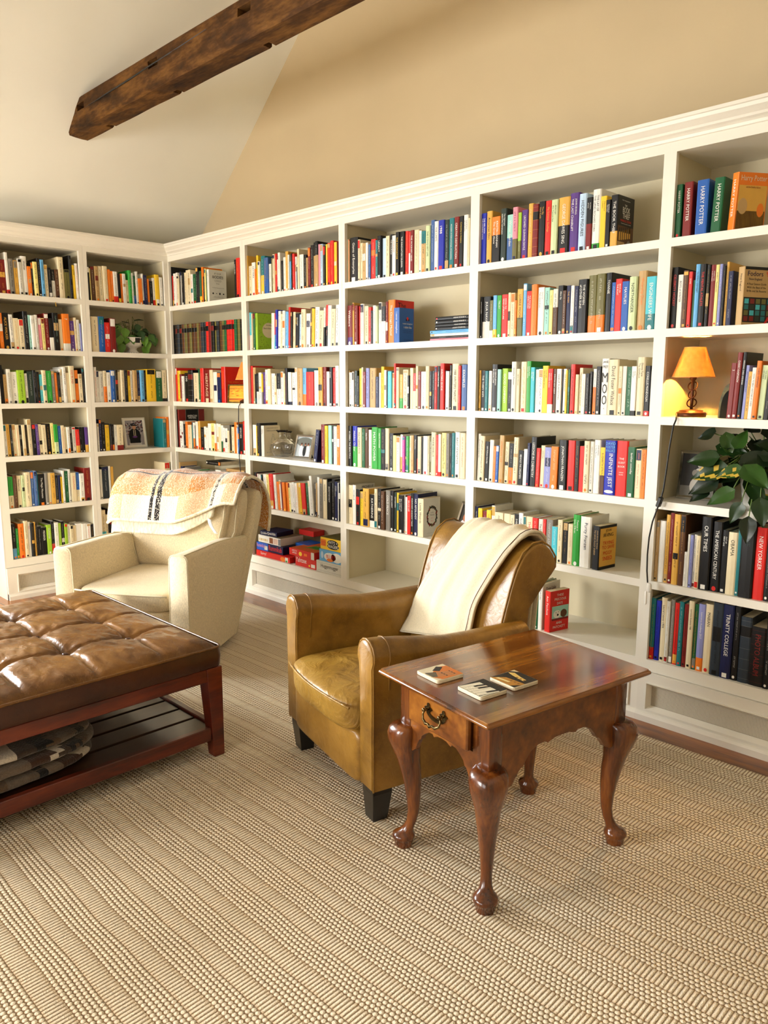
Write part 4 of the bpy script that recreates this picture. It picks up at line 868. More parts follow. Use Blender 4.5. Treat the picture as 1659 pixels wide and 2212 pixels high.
# ================================================================== LEATHER ARMCHAIR
AC=thing('armchair','tan leather club armchair with a scrolled back beside the cherry table','armchair',(3.27,-1.325,RZ),atan2(-.258,.966))
OFF=-RZ
def rrect(x0,x1,z0,z1,r,n=5):    # rounded rectangle outline in x,z; r=(bl,br,tr,tl)
    pts=[]
    for (cx,cz,a0,rr_) in ((x1-r[1],z0+r[1],-pi/2,r[1]),(x1-r[2],z1-r[2],0,r[2]),(x0+r[3],z1-r[3],pi/2,r[3]),(x0+r[0],z0+r[0],pi,r[0])):
        for k in range(n+1): pts.append((cx+rr_*cos(a0+pi/2*k/n),cz+rr_*sin(a0+pi/2*k/n)))
    return pts
def arm(side):
    m=MB(); rings=[]
    for i,d in enumerate([0,.004,.012,.05,.12,.2,.3,.4,.5,.58,.62,.625]):
        top=.612-.038*sstep(0,.35,d)+.004*sstep(.4,.62,d)
        infl=[.97,.985,1][min(i,2)]
        xi,xo=.252,.334
        # outline with a rolled top that is wider than the panel
        pts=[]
        pts+= [(xo,.118),(xo,.30),(xo+.001,.45)]
        cx,cz,rr_=.291,top-.050,.052
        for k in range(11):
            a=-pi/5+ (pi+2*pi/5)*k/10
            pts.append((cx+rr_*1.0*cos(a),cz+rr_*sin(a)))
        pts+= [(xi+.004,.45),(xi+.004,.30),(xi+.004,.118)]
        cxx=.292
        rings.append([(side*(cxx+(x-cxx)*infl),d,(.36+(z-.36)*infl)) for x,z in pts])
    if side<0: rings=[r[::-1] for r in rings]
    rings=[r[::-1] for r in rings]
    m.loft(rings)
    o=m.build('arm','leather',AC,True); autosm(o,50)
    # front panel piping
    pts=rings[2][::1]; p=MB(); p.tube([(x,y-.006,z) for x,y,z in pts],.0035,6); p.build('piping','leather',o,True)
    p=MB(); p.tube([(x+side*.0,y+.012,z) for x,y,z in [(x*1.0,yy,zz) for x,yy,zz in rings[3]][2:-2]],.0028,6); p.build('piping','leather',o,True)
for s_ in (1,-1): arm(s_)
# front rail + back lower body
m=MB(); m.pillow((0,.05,.200),(.262,.062,.092),9,10); o=m.build('front_rail','leather',AC,True)
m=MB(); m.bbox(-.262,.262,.06,.62,.118,.28,.01); m.build('seat_deck','leather',AC)
def seatdisp(p,q):
    if p.z>0: q.z+=.022*(1-abs(p.x)**2.2)*(1-abs(p.y)**2.5)
    q.z+=.004*noise3(q.x,q.y,0,9)
    if p.y<0: q.y-=.034*(1-p.x**2)*(.75+.25*p.z)
    return q
m=MB(); m.pillow((0,.235,.336),(.249,.268,.060),7,26,seatdisp); o=m.build('seat_cushion','leather_seat',AC,True)
pts=[(x,-.031-.033*(1-(x/.248)**2),.381-.006*(x/.248)**2) for x in [-.243+.486*i/16 for i in range(17)]]
p=MB(); p.tube(pts,.004,6); p.build('piping','leather_seat',o,True)
# back
bp=[(.50,.30),(.507,.40),(.535,.50),(.562,.60),(.588,.69),(.612,.76),(.642,.812),(.682,.842),(.724,.846),(.762,.822),(.790,.785),(.790,.748),(.768,.722),(.728,.706),(.688,.690),(.672,.64),(.664,.54),(.660,.38),(.660,.118),(.56,.118)]
m=MB(); rings=[]
cy,cz=.63,.6
for x,k in ((-.279,.95),(-.278,.975),(-.272,.992),(-.262,1),(-.15,1.004),(0,1.006),(.15,1.004),(.262,1),(.272,.992),(.278,.975),(.279,.95)):
    rings.append([(x,cy+(y-cy)*(k if y<.7 else k)+0,(cz+(z-cz)*(k if z>cz else 1))) for y,z in bp])
m.loft(rings); o=m.build('backrest','leather',AC,True); subs(o,1)
for sx in (-.270,.270):
    p=MB(); p.tube([(sx,y-.002 if y<.65 else y+.002,z+.003 if z>.8 else z) for y,z in bp[1:14]],.0038,6); p.build('piping','leather',o,True)
# outer skirt line and legs
for sx in (-.29,.29):
    for sy in (.045,.585):
        m=MB(); rings=[]
        for z,h_,off in ((.125,.036,0),(.10,.0355,0),(.004,.027,.004),(0,.0265,.004)):
            rings.append([(sx+a*h_-(.006 if sx>0 else -.006)*(1 if z<.05 else 0),sy+b_*h_,z) for a,b_ in ((-1,-1),(1,-1),(1,1),(-1,1))])
        m.loft(rings[::-1]); o=m.build('leg','chair_leg',AC); bevelmod(o,.002)
# cream throw over the leather back
TH=[(.470,.405),(.512,.47),(.538,.56),(.566,.65),(.592,.735),(.622,.80),(.655,.842),(.700,.862),(.745,.856),(.785,.828),(.802,.785),(.802,.73),(.796,.60),(.780,.48),(.778,.375)]
def interp(path,t):
    L=[0]
    for a,b_ in zip(path,path[1:]): L.append(L[-1]+sqrt(sum((p-q)**2 for p,q in zip(a,b_))))
    T=t*L[-1]
    for i in range(len(path)-1):
        if T<=L[i+1]+1e-9:
            f=(T-L[i])/(L[i+1]-L[i]+1e-12); return tuple(p+(q-p)*f for p,q in zip(path[i],path[i+1])),t
    return path[-1],t
def throw_pt(s,t,lift=0.):
    (y,z),_=interp(TH,s)
    c=-.060+.125*sstep(.10,.46,s)-.085*sstep(.50,.75,s); hw=.195-.030*sstep(0,.4,s)
    x=c+(t*2-1)*hw
    skew=.13*(t)*(1-sstep(0,.35,s))       # right end of the hem hangs higher
    (y,z),_=interp(TH,min(1,s+skew*.6))
    fold=.005*sin(t*17+s*3)+.003*sin(t*31+s*7)
    nrm=(-1,.25) if s<.45 else ((0,1) if s<.62 else (1,0))
    return (x+.004*sin(s*14),y+nrm[0]*(fold+.010+lift),z+nrm[1]*(fold+.010+lift))
T=thing('throw_blanket','cream cotton throw with fringed ends draped over the leather armchair back','blanket',(0,0,0))
T.location=AC.location; T.rotation_euler=AC.rotation_euler
m=MB(); m.grid(60,26,lambda a,b_:throw_pt(a,b_)); o=m.build('throw_layer','throw',T,True); solid(o,.010,0)
m=MB(); m.grid(60,22,lambda a,b_:throw_pt(min(1,a*.985+.006),.08+b_*.955,.010)); o=m.build('throw_layer','throw',T,True); solid(o,.007,0)
p=MB(); p.tube([throw_pt(a/40,.985,.018) for a in range(1,40)],.0016,5); p.build('stitched_edge','dark_metal',T,True)
fr=MB(); rf=random.Random(3)
for i in range(46):
    a=i/45; x,y,z=throw_pt(1.,a); x+=.0
    pts=[(x,y,z+.01)]
    for k in range(1,5): pts.append((x+rf.uniform(-.006,.006)*k+.010*k,y+rf.uniform(-.003,.003)*k,z-.028*k+rf.uniform(-.003,.003)))
    fr.tube(pts,.0022,5)
fr.build('fringe','fringe',T,True)
# ================================================================== CREAM SLIPCOVERED CHAIR
CC=thing('armchair','oatmeal slipcovered swivel armchair with a plaid throw over its back','armchair',(1.722,-1.315,RZ),atan2(.495,.869))
def ctop(d): return .592-.004*sstep(.0,.2,d)-.034*sstep(.3,.82,d)
REAR=[(.03,.585),(.06,.600),(.32,.705),(.556,.800)]
def rear(z):
    for (z0,y0),(z1,y1) in zip(REAR,REAR[1:]):
        if z<=z1: return y0+(y1-y0)*(z-z0)/(z1-z0)
    return REAR[-1][1]
def carm(side):
    m=MB(); rings=[]
    n=12
    for i in range(n+1):
        f=i/n; ring=[]
        tp=ctop(f*.80)
        prof=[(.374,.030),(.374,.20),(.373,.40),(.372,tp-.022),(.366,tp-.006),(.352,tp+.001),(.30,tp+.002),(.284,tp-.005),(.276,tp-.022),(.272,.40),(.268,.20),(.268,.030)]
        for x,z in prof:
            fr_=-.002+.0*z
            y=fr_+(rear(z)-fr_)*f
            xx=x-(.05*f*(1-.55*(z/.56)) if True else 0)
            if i in(0,): xx=.323+(xx-.323)*.94; 
            if i==0: z=.31+(z-.31)*.985; y=-.002
            elif i==1: y=.006
            ring.append((side*xx,y,z))
        rings.append(ring if side<0 else ring[::-1])
    m.loft(rings[::-1] if False else rings)
    o=m.build('arm','cream_fabric',CC,True); autosm(o,60)
    # piping: outline of the front face, and the outer top edge running back
    fpts=[Vector(p)+Vector((0,-.002,0)) for p in rings[1]]
    p=MB(); p.tube(fpts,.0036,6); p.build('piping','piping_cream',o,True)
    top=[]
    for i in range(1,n+1):
        q=[r for r in rings[i]]
        k=max(q,key=lambda v:v[2]+.3*abs(v[0])); top.append((k[0],k[1],k[2]+.001))
    p=MB(); p.tube(top,.0034,6); p.build('piping','piping_cream',o,True)
    # rear vertical edge
    p=MB(); p.tube([(side*(.374-.05*(1-.55*(z/.56))),rear(z),z) for z in (.03,.1,.2,.3,.4,.5,.556)],.0034,6); p.build('piping','piping_cream',o,True)
for s_ in (1,-1): carm(s_)
def bslab(name,front,back,hw,r0,k=1.,mat='cream_fabric',n=9,zlo=None):
    """upholstered slab: front/back lists of (y,z) bottom->top, half-width function hw(z)"""
    m=MB(); rings=[]
    F=front; B=back
    xs=[-1,-.985,-.95,-.85,-.6,-.3,0,.3,.6,.85,.95,.985,1]
    prof=F+B[::-1]
    cy=sum(p[0] for p in prof)/len(prof)
    for x in xs:
        e=max(0,abs(x)-.85)/.15
        sh=1-.55*(1-sqrt(max(0,1-e*e)))
        ring=[]
        for (y,z) in prof:
            ymid=( [ (f[0]+b_[0])/2 for f,b_ in zip(F,B)][min(range(len(F)),key=lambda i:abs(F[i][1]-z))] )
            puff=r0*(1-x*x)
            yy=ymid+(y-ymid)*sh
            if (y,z) in F: yy-=puff
            zt=z-(.02*e if z>.7 else 0)
            ring.append((x*hw(z),yy,zt))
        rings.append(ring)
    m.loft(rings); o=m.build(name,mat,CC,True); subs(o,1); return o,rings
HW=lambda z:.325+.055*min(1,max(0,(z-.03)/.53))-.0*z
F=[(.48,.05),(.60,.30),(.68,.50),(.725,.66),(.745,.76),(.77,.815)]
B=[(.585,.04),(.695,.30),(.785,.52),(.852,.66),(.885,.76),(.858,.822)]
o,_=bslab('backrest',F,B,lambda z:HW(z)-.004,.0)
for sx in (-1,1):
    p=MB(); p.tube([(sx*(HW(z)-.004)*.955,y+.001,z) for y,z in B[1:]],.0035,6); p.build('piping','piping_cream',o,True)
F=[(.56,.34),(.565,.48),(.575,.60),(.600,.72),(.628,.80),(.665,.838)]
B=[(.66,.34),(.69,.48),(.71,.60),(.735,.72),(.748,.79),(.735,.832)]
o,_=bslab('back_pad',F,B,lambda z:.275+.075*sstep(.45,.62,z),.010)
for sx in (-1,1):
    p=MB(); p.tube([(sx*(.275+.075*sstep(.45,.62,z))*.96,y+.002,z) for y,z in F[1:]],.0035,6); p.build('piping','piping_cream',o,True)
F=[(.545,.375),(.520,.45),(.515,.56),(.525,.68),(.55,.78),(.585,.835)]
B=[(.63,.37),(.60,.45),(.60,.56),(.62,.68),(.645,.78),(.64,.83)]
o,_=bslab('back_cushion',F,B,lambda z:.258+.05*sstep(.50,.64,z),.022)
for sx in (-1,1):
    p=MB(); p.tube([(sx*(.258+.05*sstep(.50,.64,z))*.96,y,z) for y,z in F[1:]],.0035,6); p.build('piping','piping_cream',o,True)
def cseat(p,q):
    if p.z>0: q.z+=.018*(1-abs(p.x)**2)*(1-abs(p.y)**2.5)
    if p.y<0: q.y-=.022*(1-p.x**2)
    return q
m=MB(); m.pillow((0,.30,.345),(.263,.300,.052),8,16,cseat); o=m.build('seat_cushion','cream_fabric',CC,True)
p=MB(); p.tube([(x,-.002-.022*(1-(x/.263)**2),.386) for x in [-.258+.516*i/14 for i in range(15)]],.004,6); p.build('piping','piping_cream',o,True)
m=MB(); m.pillow((0,.09,.17),(.270,.095,.14),8,10,lambda p,q:Vector((q.x,q.y-(.018*(1-p.x**2) if p.y<0 else 0),q.z))); m.build('front_skirt','cream_fabric',CC,True)
m=MB(); m.bbox(-.27,.27,.08,.60,.05,.30,.01); m.build('seat_deck','cream_fabric',CC)
m=MB(); m.lathe([(.0,.0),(.24,.0),(.25,.006),(.25,.028),(.22,.040),(0,.040)],32,(0,.32,0)); m.build('swivel_base','black_plastic',CC,True)
# plaid throw on the cream chair ------------------------------------------------
PT=thing('throw_blanket','fuzzy plaid blanket in cream, caramel and black over the oatmeal armchair','blanket',(0,0,0))
PT.location=CC.location; PT.rotation_euler=CC.rotation_euler
PP=[(.470,.655),(.478,.70),(.498,.77),(.53,.835),(.575,.875),(.64,.893),(.72,.893),(.80,.876),(.868,.848),(.902,.80),(.912,.72),(.905,.64),(.90,.58)]
def plaid_pt(s,t,lift=0.,lo=0.):
    # the right hand end of the hem climbs toward the corner of the back
    up=.42*sstep(.50,1.,t)*(1-s)
    ss=min(1,s+up*.36)
    (y,z),_=interp(PP,ss)
    x=-.372+t*.752
    x+=.012*sin(s*9)*t
    w_=.006*sin(t*13+s*4)+.004*sin(t*23-s*6)
    if t>.86 : z-=.030*((t-.86)/.14)**2*(1 if s>.25 else .4)
    if t<.05: z-=.02*((.05-t)/.05)
    n=(-1,.3) if ss<.3 else ((0,1) if ss<.68 else (1,0))
    return (x,y+n[0]*(w_+.012+lift),z+n[1]*(w_+.012+lift)-lo*(1-sstep(0,.3,ss)))
rp=random.Random(5)
CR,CAR,LT,BK,WH=(.93,.89,.80),(.76,.50,.24),(.90,.80,.66),(.11,.08,.06),(.86,.82,.74)
def plaid_col(s,t):
    v=s*1.0; u=t
    base=WH
    # warp blocks across the width
    tb= u<.12 or .56<u<.80 or u>.90
    sb= .17<v<.335 or v>.42
    CARX=(.78,.50,.20) if (u<.07 or .62<u<.74 or .92<u) else (.80,.60,.40)
    if sb: base=CARX if not(.30<u<.46) else (.82,.62,.44)
    elif tb: base=(.86,.69,.53)
    if .335<v<.352 or .60<v<.62: base=BK
    elif .352<v<.42: base=(.74,.46,.20)
    r=rp.random()
    if (.335<u<.362 or .385<u<.425): base=BK if r<.86 else WH
    if .815<u<.835: base=BK if r<.6 else WH
    elif .80<u<.85: base=WH if r<.7 else base
    if base not in (BK,WH) and r<.30: base=LT
    if base==WH and r<.06: base=LT
    return base
m=MB(); m.grid(190,260,lambda a,b_:plaid_pt(a,b_,.006),plaid_col); o=m.build('plaid_face','plaid',PT,True); solid(o,.008,0)
m=MB(); m.grid(40,50,lambda a,b_:plaid_pt(a*.36,b_*.80+.03,.004-.010,.068)); o=m.build('sherpa_lining','sherpa',PT,True); solid(o,.016,0)
p=MB(); p.tube([plaid_pt(0,b_/50,.006) for b_ in range(51)]+[plaid_pt(a/30,1,.006) for a in range(1,31)],.0085,8); p.build('bound_edge','sherpa',PT,True)
x,y,z=plaid_pt(.0,.80,.012,.02)
m=MB(); m.grid(8,1,lambda a,b_:(.235+.040*a+.022*b_-.006*sin(a*4),.462-.012*a,.690-.075*a-.004*b_)); o=m.build('care_tag','tag',PT,True); solid(o,.0008,0)
# ================================================================== OTTOMAN
OX0,OX1,OY0,OY1=1.73,2.835,-2.66,-1.462
OT=thing('ottoman','large tufted brown leather ottoman on a dark mahogany frame with slatted shelf','ottoman',((OX0+OX1)/2,(OY0+OY1)/2,RZ),0)
ox,oy=(OX1-OX0)/2,(OY1-OY0)/2
tx=[-.265,0,.262]; ty=[.375,.135,-.105,-.345]
def otop(a,b_):
    x=-ox+2*ox*a; y=-oy+2*oy*b_
    # rounded corners in plan
    e=min(ox-abs(x),oy-abs(y))
    z=.428+.037*(1-math.exp(-e/.060))
    z-=.006*max(0,1-e/.03)
    dt=min(sqrt((x-u)**2+(y-v)**2) for u in tx for v in ty)
    z-=.032*math.exp(-(dt/.045)**1.2)
    for u in tx: z-=.012*math.exp(-((x-u)/.010)**2)*(1 if abs(y)<.52 else max(0,(oy-abs(y))/.08))
    for v in ty: z-=.012*math.exp(-((y-v)/.010)**2)*(1 if abs(x)<ox-.08 else max(0,(ox-abs(x))/.08))
    z+=.0045*noise3(x,y,0,11)*min(1,e/.05)+.003*noise3(x+5,y*2,0,23)*min(1,e/.05)
    # radiating pleats from the tufts
    for u in tx:
        for v in ty:
            r_=sqrt((x-u)**2+(y-v)**2)
            if r_<.12: z+=.0022*sin(9*atan2(y-v,x-u)+u*9)*math.exp(-((r_-.045)/.035)**2)
    return (x*(1-.010*(abs(y)/oy)**8),y*(1-.010*(abs(x)/ox)**8),z)
m=MB(); m.grid(120,130,otop); o=m.build('tufted_top','leather_ottoman',OT,True)
m=MB()
for u in tx:
    for v in ty: m.pillow((u,v,.438),(.011,.011,.006),2.2,4)
m.build('tuft_button','leather_dark',o,True)
def rrp(hx,hy,r,z,n=5):
    return [(x,y,z) for x,y in rrect(-hx,hx,-hy,hy,(r,)*4,n)]
m=MB(); m.loft([rrp(ox-.004,oy-.004,.022,.352),rrp(ox+.002,oy+.002,.024,.36),rrp(ox+.004,oy+.004,.024,.395),rrp(ox,oy,.022,.424)],False); m.loft([rrp(ox-.01,oy-.01,.02,.355),rrp(.2,.2,.02,.355)],False)
ob_=m.build('leather_band','leather_dark',OT,True)
p=MB(); q=rrp(ox+.001,oy+.001,.024,.429); p.tube(q+[q[0]],.0048,6); p.build('piping','leather_ottoman',ob_,True)
def wbox(name,x0,x1,y0,y1,z0,z1,mat='mahogany',b_=.003):
    m=MB(); m.bbox(x0,x1,y0,y1,z0,z1,b_); return m.build(name,mat,OT)
for sx in (-1,1): wbox('side_rail',*(sorted((sx*(ox-.004),sx*(ox-.030)))),-oy+.05,oy-.05,.300,.352); 
for sy in (-1,1): wbox('end_rail',-ox+.05,ox-.05,*(sorted((sy*(oy-.004),sy*(oy-.030)))),.300,.352)
for sx in (-1,1): wbox('lower_rail',*(sorted((sx*(ox-.006),sx*(ox-.032)))),-oy+.05,oy-.05,.066,.118)
for sy in (-1,1): wbox('lower_rail',-ox+.05,ox-.05,*(sorted((sy*(oy-.006),sy*(oy-.032)))),.066,.118)
for sx in (-1,1):
    for sy in (-1,1):
        m=MB(); rings=[]
        for z,wd in ((.0,.044),(.30,.062),(.352,.064)):
            a,b_=ox-wd,ox; c,d=oy-wd,oy
            rings.append([(sx*x,sy*y,z) for x,y in ((a,c),(b_,c),(b_,d),(a,d))][::(1 if sx*sy>0 else -1)])
        m.loft(rings); o=m.build('leg','mahogany',OT); bevelmod(o,.002)
ns=9; wv=(2*ox-.075)/ns
for i in range(ns): 
    x0=-ox+.0375+i*wv; wbox('slat',x0+.007,x0+wv-.007,-oy+.033,oy-.033,.092,.108,'slat_wood',.002)
# folded dark blanket on the slatted shelf
DB=thing('folded_blanket','folded fluffy brown, grey and black plaid blanket on the ottoman\'s lower shelf','blanket',(2.585,-2.24,RZ+.109),radians(4))
def furcol(x,y,k):
    t=(y*2.3+k*.31+.22*noise3(x,y,k,5)+.05*noise3(x,y,k,40))%1
    bands=[(.40,.35,.30),(.36,.31,.26),(.06,.05,.04),(.42,.36,.30),(.24,.15,.09),(.24,.15,.09),(.78,.74,.68),(.24,.19,.15),(.07,.06,.05),(.34,.27,.20)]
    return bands[int(t*len(bands))%len(bands)]
    bands=[(.48,.42,.36),(.10,.08,.07),(.50,.44,.38),(.26,.15,.09),(.86,.82,.76),(.30,.18,.11),(.10,.08,.07),(.46,.36,.28)]
    t=(y*5.2+k*.37+.3*noise3(x,y,k,4))%1
    return bands[int(t*len(bands))%len(bands)]
def furlayer(z0,z1,hx,hy,cy,k,par):
    def d(p,q):
        q.z+=.004*noise3(q.x,q.y,k,20)+ (-.008*(abs(p.y)**3) if k==2 else 0)
        q.x+=.006*noise3(q.y,k,1,14); return q
    m=MB(); m.pillow((0,cy,(z0+z1)/2),(hx,hy,(z1-z0)/2),3.2,26,d)
    for i,f in enumerate(m.f):
        c=[sum(m.v[j][q] for j in f)/len(f) for q in range(3)]; m.c[i]=furcol(c[0],c[1],k)
    return m.build('fold','fur',par,True)
furlayer(.0,.050,.20,.345,.0,0,DB); furlayer(.046,.098,.205,.350,.005,1,DB); furlayer(.094,.140,.20,.340,.0,2,DB)
# ================================================================== CHERRY SIDE TABLE
TB=thing('side_table','polished cherry side table with cabriole legs and one open drawer','table',(3.949,-1.165,RZ),radians(80.5)-pi/2)
TZ=.573-RZ
m=MB(); rings=[]
for hx,hy,z in ((.222,.314,.0-.020),(.232,.324,-.0185),(.238,.330,-.013),(.2385,.3305,-.009),(.2365,.3285,-.005),(.233,.325,-.003),(.2325,.3245,0)):
    rings.append([(x,y,TZ+z) for x,y in rrect(-hx,hx,-hy,hy,(.006,)*4,3)])
m.loft(rings); o=m.build('tabletop','cherry_top',TB,True); autosm(o,35)
AX,AY=.190,.277
def apron(name,axis,sgn,hw,off,prof,t=.016,z1=.552,cut=None):
    """scalloped board; prof list of (u,z) along lower edge"""
    m=MB(); vs=[];
    segs=[]
    us=[p[0] for p in prof]
    if cut:
        for cuv in cut[:2]:
            if cuv not in us: us.append(cuv)
        us.sort()
    def low(u):
        for (a,za),(b_,zb) in zip(prof,prof[1:]):
            if a<=u<=b_+1e-9: return za+(zb-za)*((u-a)/(b_-a) if b_>a else 0)
        return prof[-1][1]
    def pt(u,w,z): return (u,w,z) if axis=='x' else (w,u,z)
    for a,b_ in zip(us,us[1:]):
        tops=[(low(a),low(b_),z1,z1)]
        if cut and a>=cut[0]-1e-6 and b_<=cut[1]+1e-6: tops=[(low(a),low(b_),cut[2],cut[2]),(cut[3],cut[3],z1,z1)]
        for la,lb,ta,tb_ in tops:
            w0,w1=off,off-sgn*t
            vs=[pt(a,w0,la),pt(b_,w0,lb),pt(b_,w0,tb_),pt(a,w0,ta),pt(a,w1,la),pt(b_,w1,lb),pt(b_,w1,tb_),pt(a,w1,ta)]
            m.add(vs,[(0,1,2,3),(7,6,5,4),(0,4,5,1),(3,2,6,7),(1,5,6,2),(0,3,7,4)])
    o=m.build(name,'cherry',TB); 
    bm_=None
    return o
def arch(hw,zs,zt):
    P_=[(-hw,zs),(-hw*.90,zs-.002),(-hw*.80,zs+.010),(-hw*.74,zs+.030),(-hw*.68,zs+.046),(-hw*.64,zs+.048),(-hw*.60,zs+.062),(-hw*.52,zt-.016),(-hw*.40,zt-.004),(-hw*.28,zt-.002),(-hw*.24,zt-.009),(-hw*.12,zt-.001),(0,zt)]
    return P_+[(-x,z) for x,z in P_[::-1][1:]]
apron('front_apron','x',-1,AX,-AY,arch(.150,.330,.418),cut=(-.128,.128,.432,.547))
apron('back_apron','x',1,AX,AY,arch(.150,.330,.418))
apron('side_apron','y',1,AY,AX,arch(.237,.330,.430))
apron('side_apron','y',-1,AY,-AX,arch(.237,.330,.430))
m=MB(); m.box(-AX+.014,AX-.014,-AY+.014,AY-.014,.545,.553); m.build('top_frame','cherry',TB)
# drawer, pulled out a little
dy=-AY-.022
m=MB(); m.bbox(-.127,.127,dy,dy+.018,.436,.545,.004); dr=m.build('drawer','cherry',TB)
m=MB(); m.box(-.119,.119,dy+.018,-.05,.441,.449); m.box(-.119,-.108,dy+.018,-.05,.449,.535); m.box(.108,.119,dy+.018,-.05,.449,.535); m.box(-.108,.108,-.06,-.05,.449,.535); m.build('drawer_box','cherry',dr)
def cy_plate(m,cx,cz,s):
    n=20; pts=[]
    for i in range(n):
        a=2*pi*i/n; r_=s*(1+.28*cos(4*a)+.12*cos(6*a)); pts.append((cx+r_*cos(a),cz+r_*sin(a)*1.15))
    m.add([(x,dy-.0002,z) for x,z in pts]+[(x,dy-.0025,z) for x,z in pts],[list(range(n,2*n))[::-1]]+[[i,(i+1)%n,n+(i+1)%n,n+i][::-1] for i in range(n)])
m=MB(); cy_plate(m,-.033,.502,.0125); cy_plate(m,.033,.502,.0125)
n=26; pts=[]
for i in range(n+1):
    a=pi*i/n; pts.append((-.044*cos(a)*1.0, .500-.028*sin(a)))
m.add([(x,dy-.0002,z) for x,z in pts]+[(x*.72,dy-.0002,.500+(z-.500)*.55) for x,z in pts]+[(x,dy-.0024,z) for x,z in pts]+[(x*.72,dy-.0024,.500+(z-.500)*.55) for x,z in pts],
      [[2*(n+1)+i,2*(n+1)+i+1,3*(n+1)+i+1,3*(n+1)+i] for i in range(n)])
hp_=m.build('handle_plate','brass',dr)
m=MB()
for sx in (-.033,.033): m.tube([(sx,dy,.502),(sx,dy-.016,.502)],.0042,8); m.pillow((sx,dy-.018,.502),(.006,.005,.006),2.2,4)
bl=[(-.033,dy-.014,.502),(-.038,dy-.017,.490),(-.034,dy-.020,.476),(-.020,dy-.022,.468),(-.008,dy-.023,.471),(0,dy-.024,.466),(.008,dy-.023,.471),(.020,dy-.022,.468),(.034,dy-.020,.476),(.038,dy-.017,.490),(.033,dy-.014,.502)]
m.tube(bl,[.0025,.003,.0035,.0045,.0035,.005,.0035,.0045,.0035,.003,.0025],8); m.build('bail_handle','brass',dr,True)
# pull-out slide strip above the drawer
m=MB(); m.bbox(-.132,.132,-AY-.004,-AY+.01,.5485,.5525,.001); m.build('slide_edge','cherry_leg',TB)
# cabriole legs
for sx in (-1,1):
    for sy in (-1,1):
        cxl,cyl=sx*(AX-.022),sy*(AY-.022); dv=Vector((sx,sy,0)).normalized()
        m=MB()
        m.bbox(cxl-.024,cxl+.024,cyl-.024,cyl+.024,.345,.552,.002)
        # (z, outward offset, radius, squareness)
        sec=[(.402,.000,.0345,3.5),(.396,.010,.044,3.6),(.384,.017,.0495,3.4),(.366,.0205,.0510,3.2),(.345,.0205,.0490,3.0),(.318,.0160,.0430,2.7),(.285,.0090,.0365,2.4),(.245,.001,.0305,2.2),(.20,-.005,.0255,2.1),(.155,-.008,.0210,2.05),(.115,-.008,.0175,2),(.085,-.003,.0158,2),(.065,.005,.0165,2),(.052,.012,.0200,2),(.044,.018,.0270,2),(.039,.021,.0330,2),(.033,.022,.0350,2),(.027,.022,.0345,2),(.022,.022,.0300,2),(.014,.022,.0290,2),(.0,.022,.0265,2)]
        rings=[]
        for z,of,r_,k in sec:
            ring=[]
            for i in range(20):
                a=2*pi*i/20; c_,s_=cos(a),sin(a); L=(abs(c_)**k+abs(s_)**k)**(1/k)
                ring.append((cxl+dv.x*of+c_/L*r_*(.92 if k>2.2 else 1),cyl+dv.y*of+s_/L*r_*(.92 if k>2.2 else 1),z))
            rings.append(ring)
        m.loft(rings[::-1]); o=m.build('cabriole_leg','cherry_leg',TB,True); autosm(o,45)
        # knee brackets
        for (hx_,hy_) in ((1,0),(0,1)):
            pass
# ================================================================== COASTERS
def coaster(x,y,rot,label,art):
    o=thing('coaster',label,'coaster',(0,0,0),0,'stone coasters on the side table')
    R=TB.matrix_basis if False else Matrix.Rotation(radians(80.5)-pi/2,4,'Z')
    p=R@Vector((x,y,0)); o.location=(3.949+p.x,-1.165+p.y,.5732); o.rotation_euler=(0,0,radians(80.5)-pi/2+rot)
    m=MB(); m.pillow((0,0,.0055),(.0495,.0495,.0055),14,12,lambda p,q:Vector((q.x+.0008*noise3(q.y,q.z,rot,90),q.y+.0008*noise3(q.x,q.z,rot,90),q.z))); 
    m.c=[(.91,.86,.74)]*len(m.f); m.build('tile','stone',o,True)
    m=MB(); art(m); m.build('printed_image','stone',o)
def q4(m,pts,c,z=.0112): m.add([(x,y,z) for x,y in pts],[list(range(len(pts)))],c)
def art_guitar(m):
    q4(m,[(-.047,-.047),(-.047,.047),(.047,.047),(.047,-.047)][::-1],(.90,.85,.72))
    q4(m,[(-.030,.047),(.047,.047),(.047,-.030),(.02,-.044),(-.01,-.02),(-.036,.012)][::-1],(.82,.46,.16),.0114)
    q4(m,[(-.040,.016),(-.026,.030),(-.006,.002),(-.020,-.014)][::-1],(.10,.09,.08),.0115)
    q4(m,[(-.018,-.044),(.020,-.044),(.026,-.030),(-.006,-.012)][::-1],(.14,.12,.10),.0116)
    for i in range(6): q4(m,[(-.012+i*.006,-.044),(-.0105+i*.006,-.044),(.0125+i*.006,.030),(.011+i*.006,.030)],(.72,.68,.55),.0118)
    for i in range(3): q4(m,[(.006+i*.011,-.004),(.013+i*.011,-.004),(.013+i*.011,.0),(.006+i*.011,.0)],(.08,.06,.05),.012); q4(m,[(.006+i*.011,.024),(.013+i*.011,.024),(.013+i*.011,.028),(.006+i*.011,.028)],(.08,.06,.05),.012)
def art_piano(m):
    q4(m,[(-.047,-.047),(.047,-.047),(.047,.047),(-.047,.047)],(.10,.10,.09))
    for i in range(5):
        x=-.046+i*.0165; q4(m,[(x,-.046),(x+.0155,-.046),(x+.028,.020),(x+.0125,.020)],(.93,.90,.80),.0114)
    for i in (0,1,3): 
        x=-.022+i*.0165; q4(m,[(x-.002,-.014),(x+.007,-.014),(x+.016,.024),(x+.008,.024)],(.07,.06,.06),.0117)
    q4(m,[(.040,-.047),(.047,-.047),(.047,.01)],(.90,.86,.74),.0118)
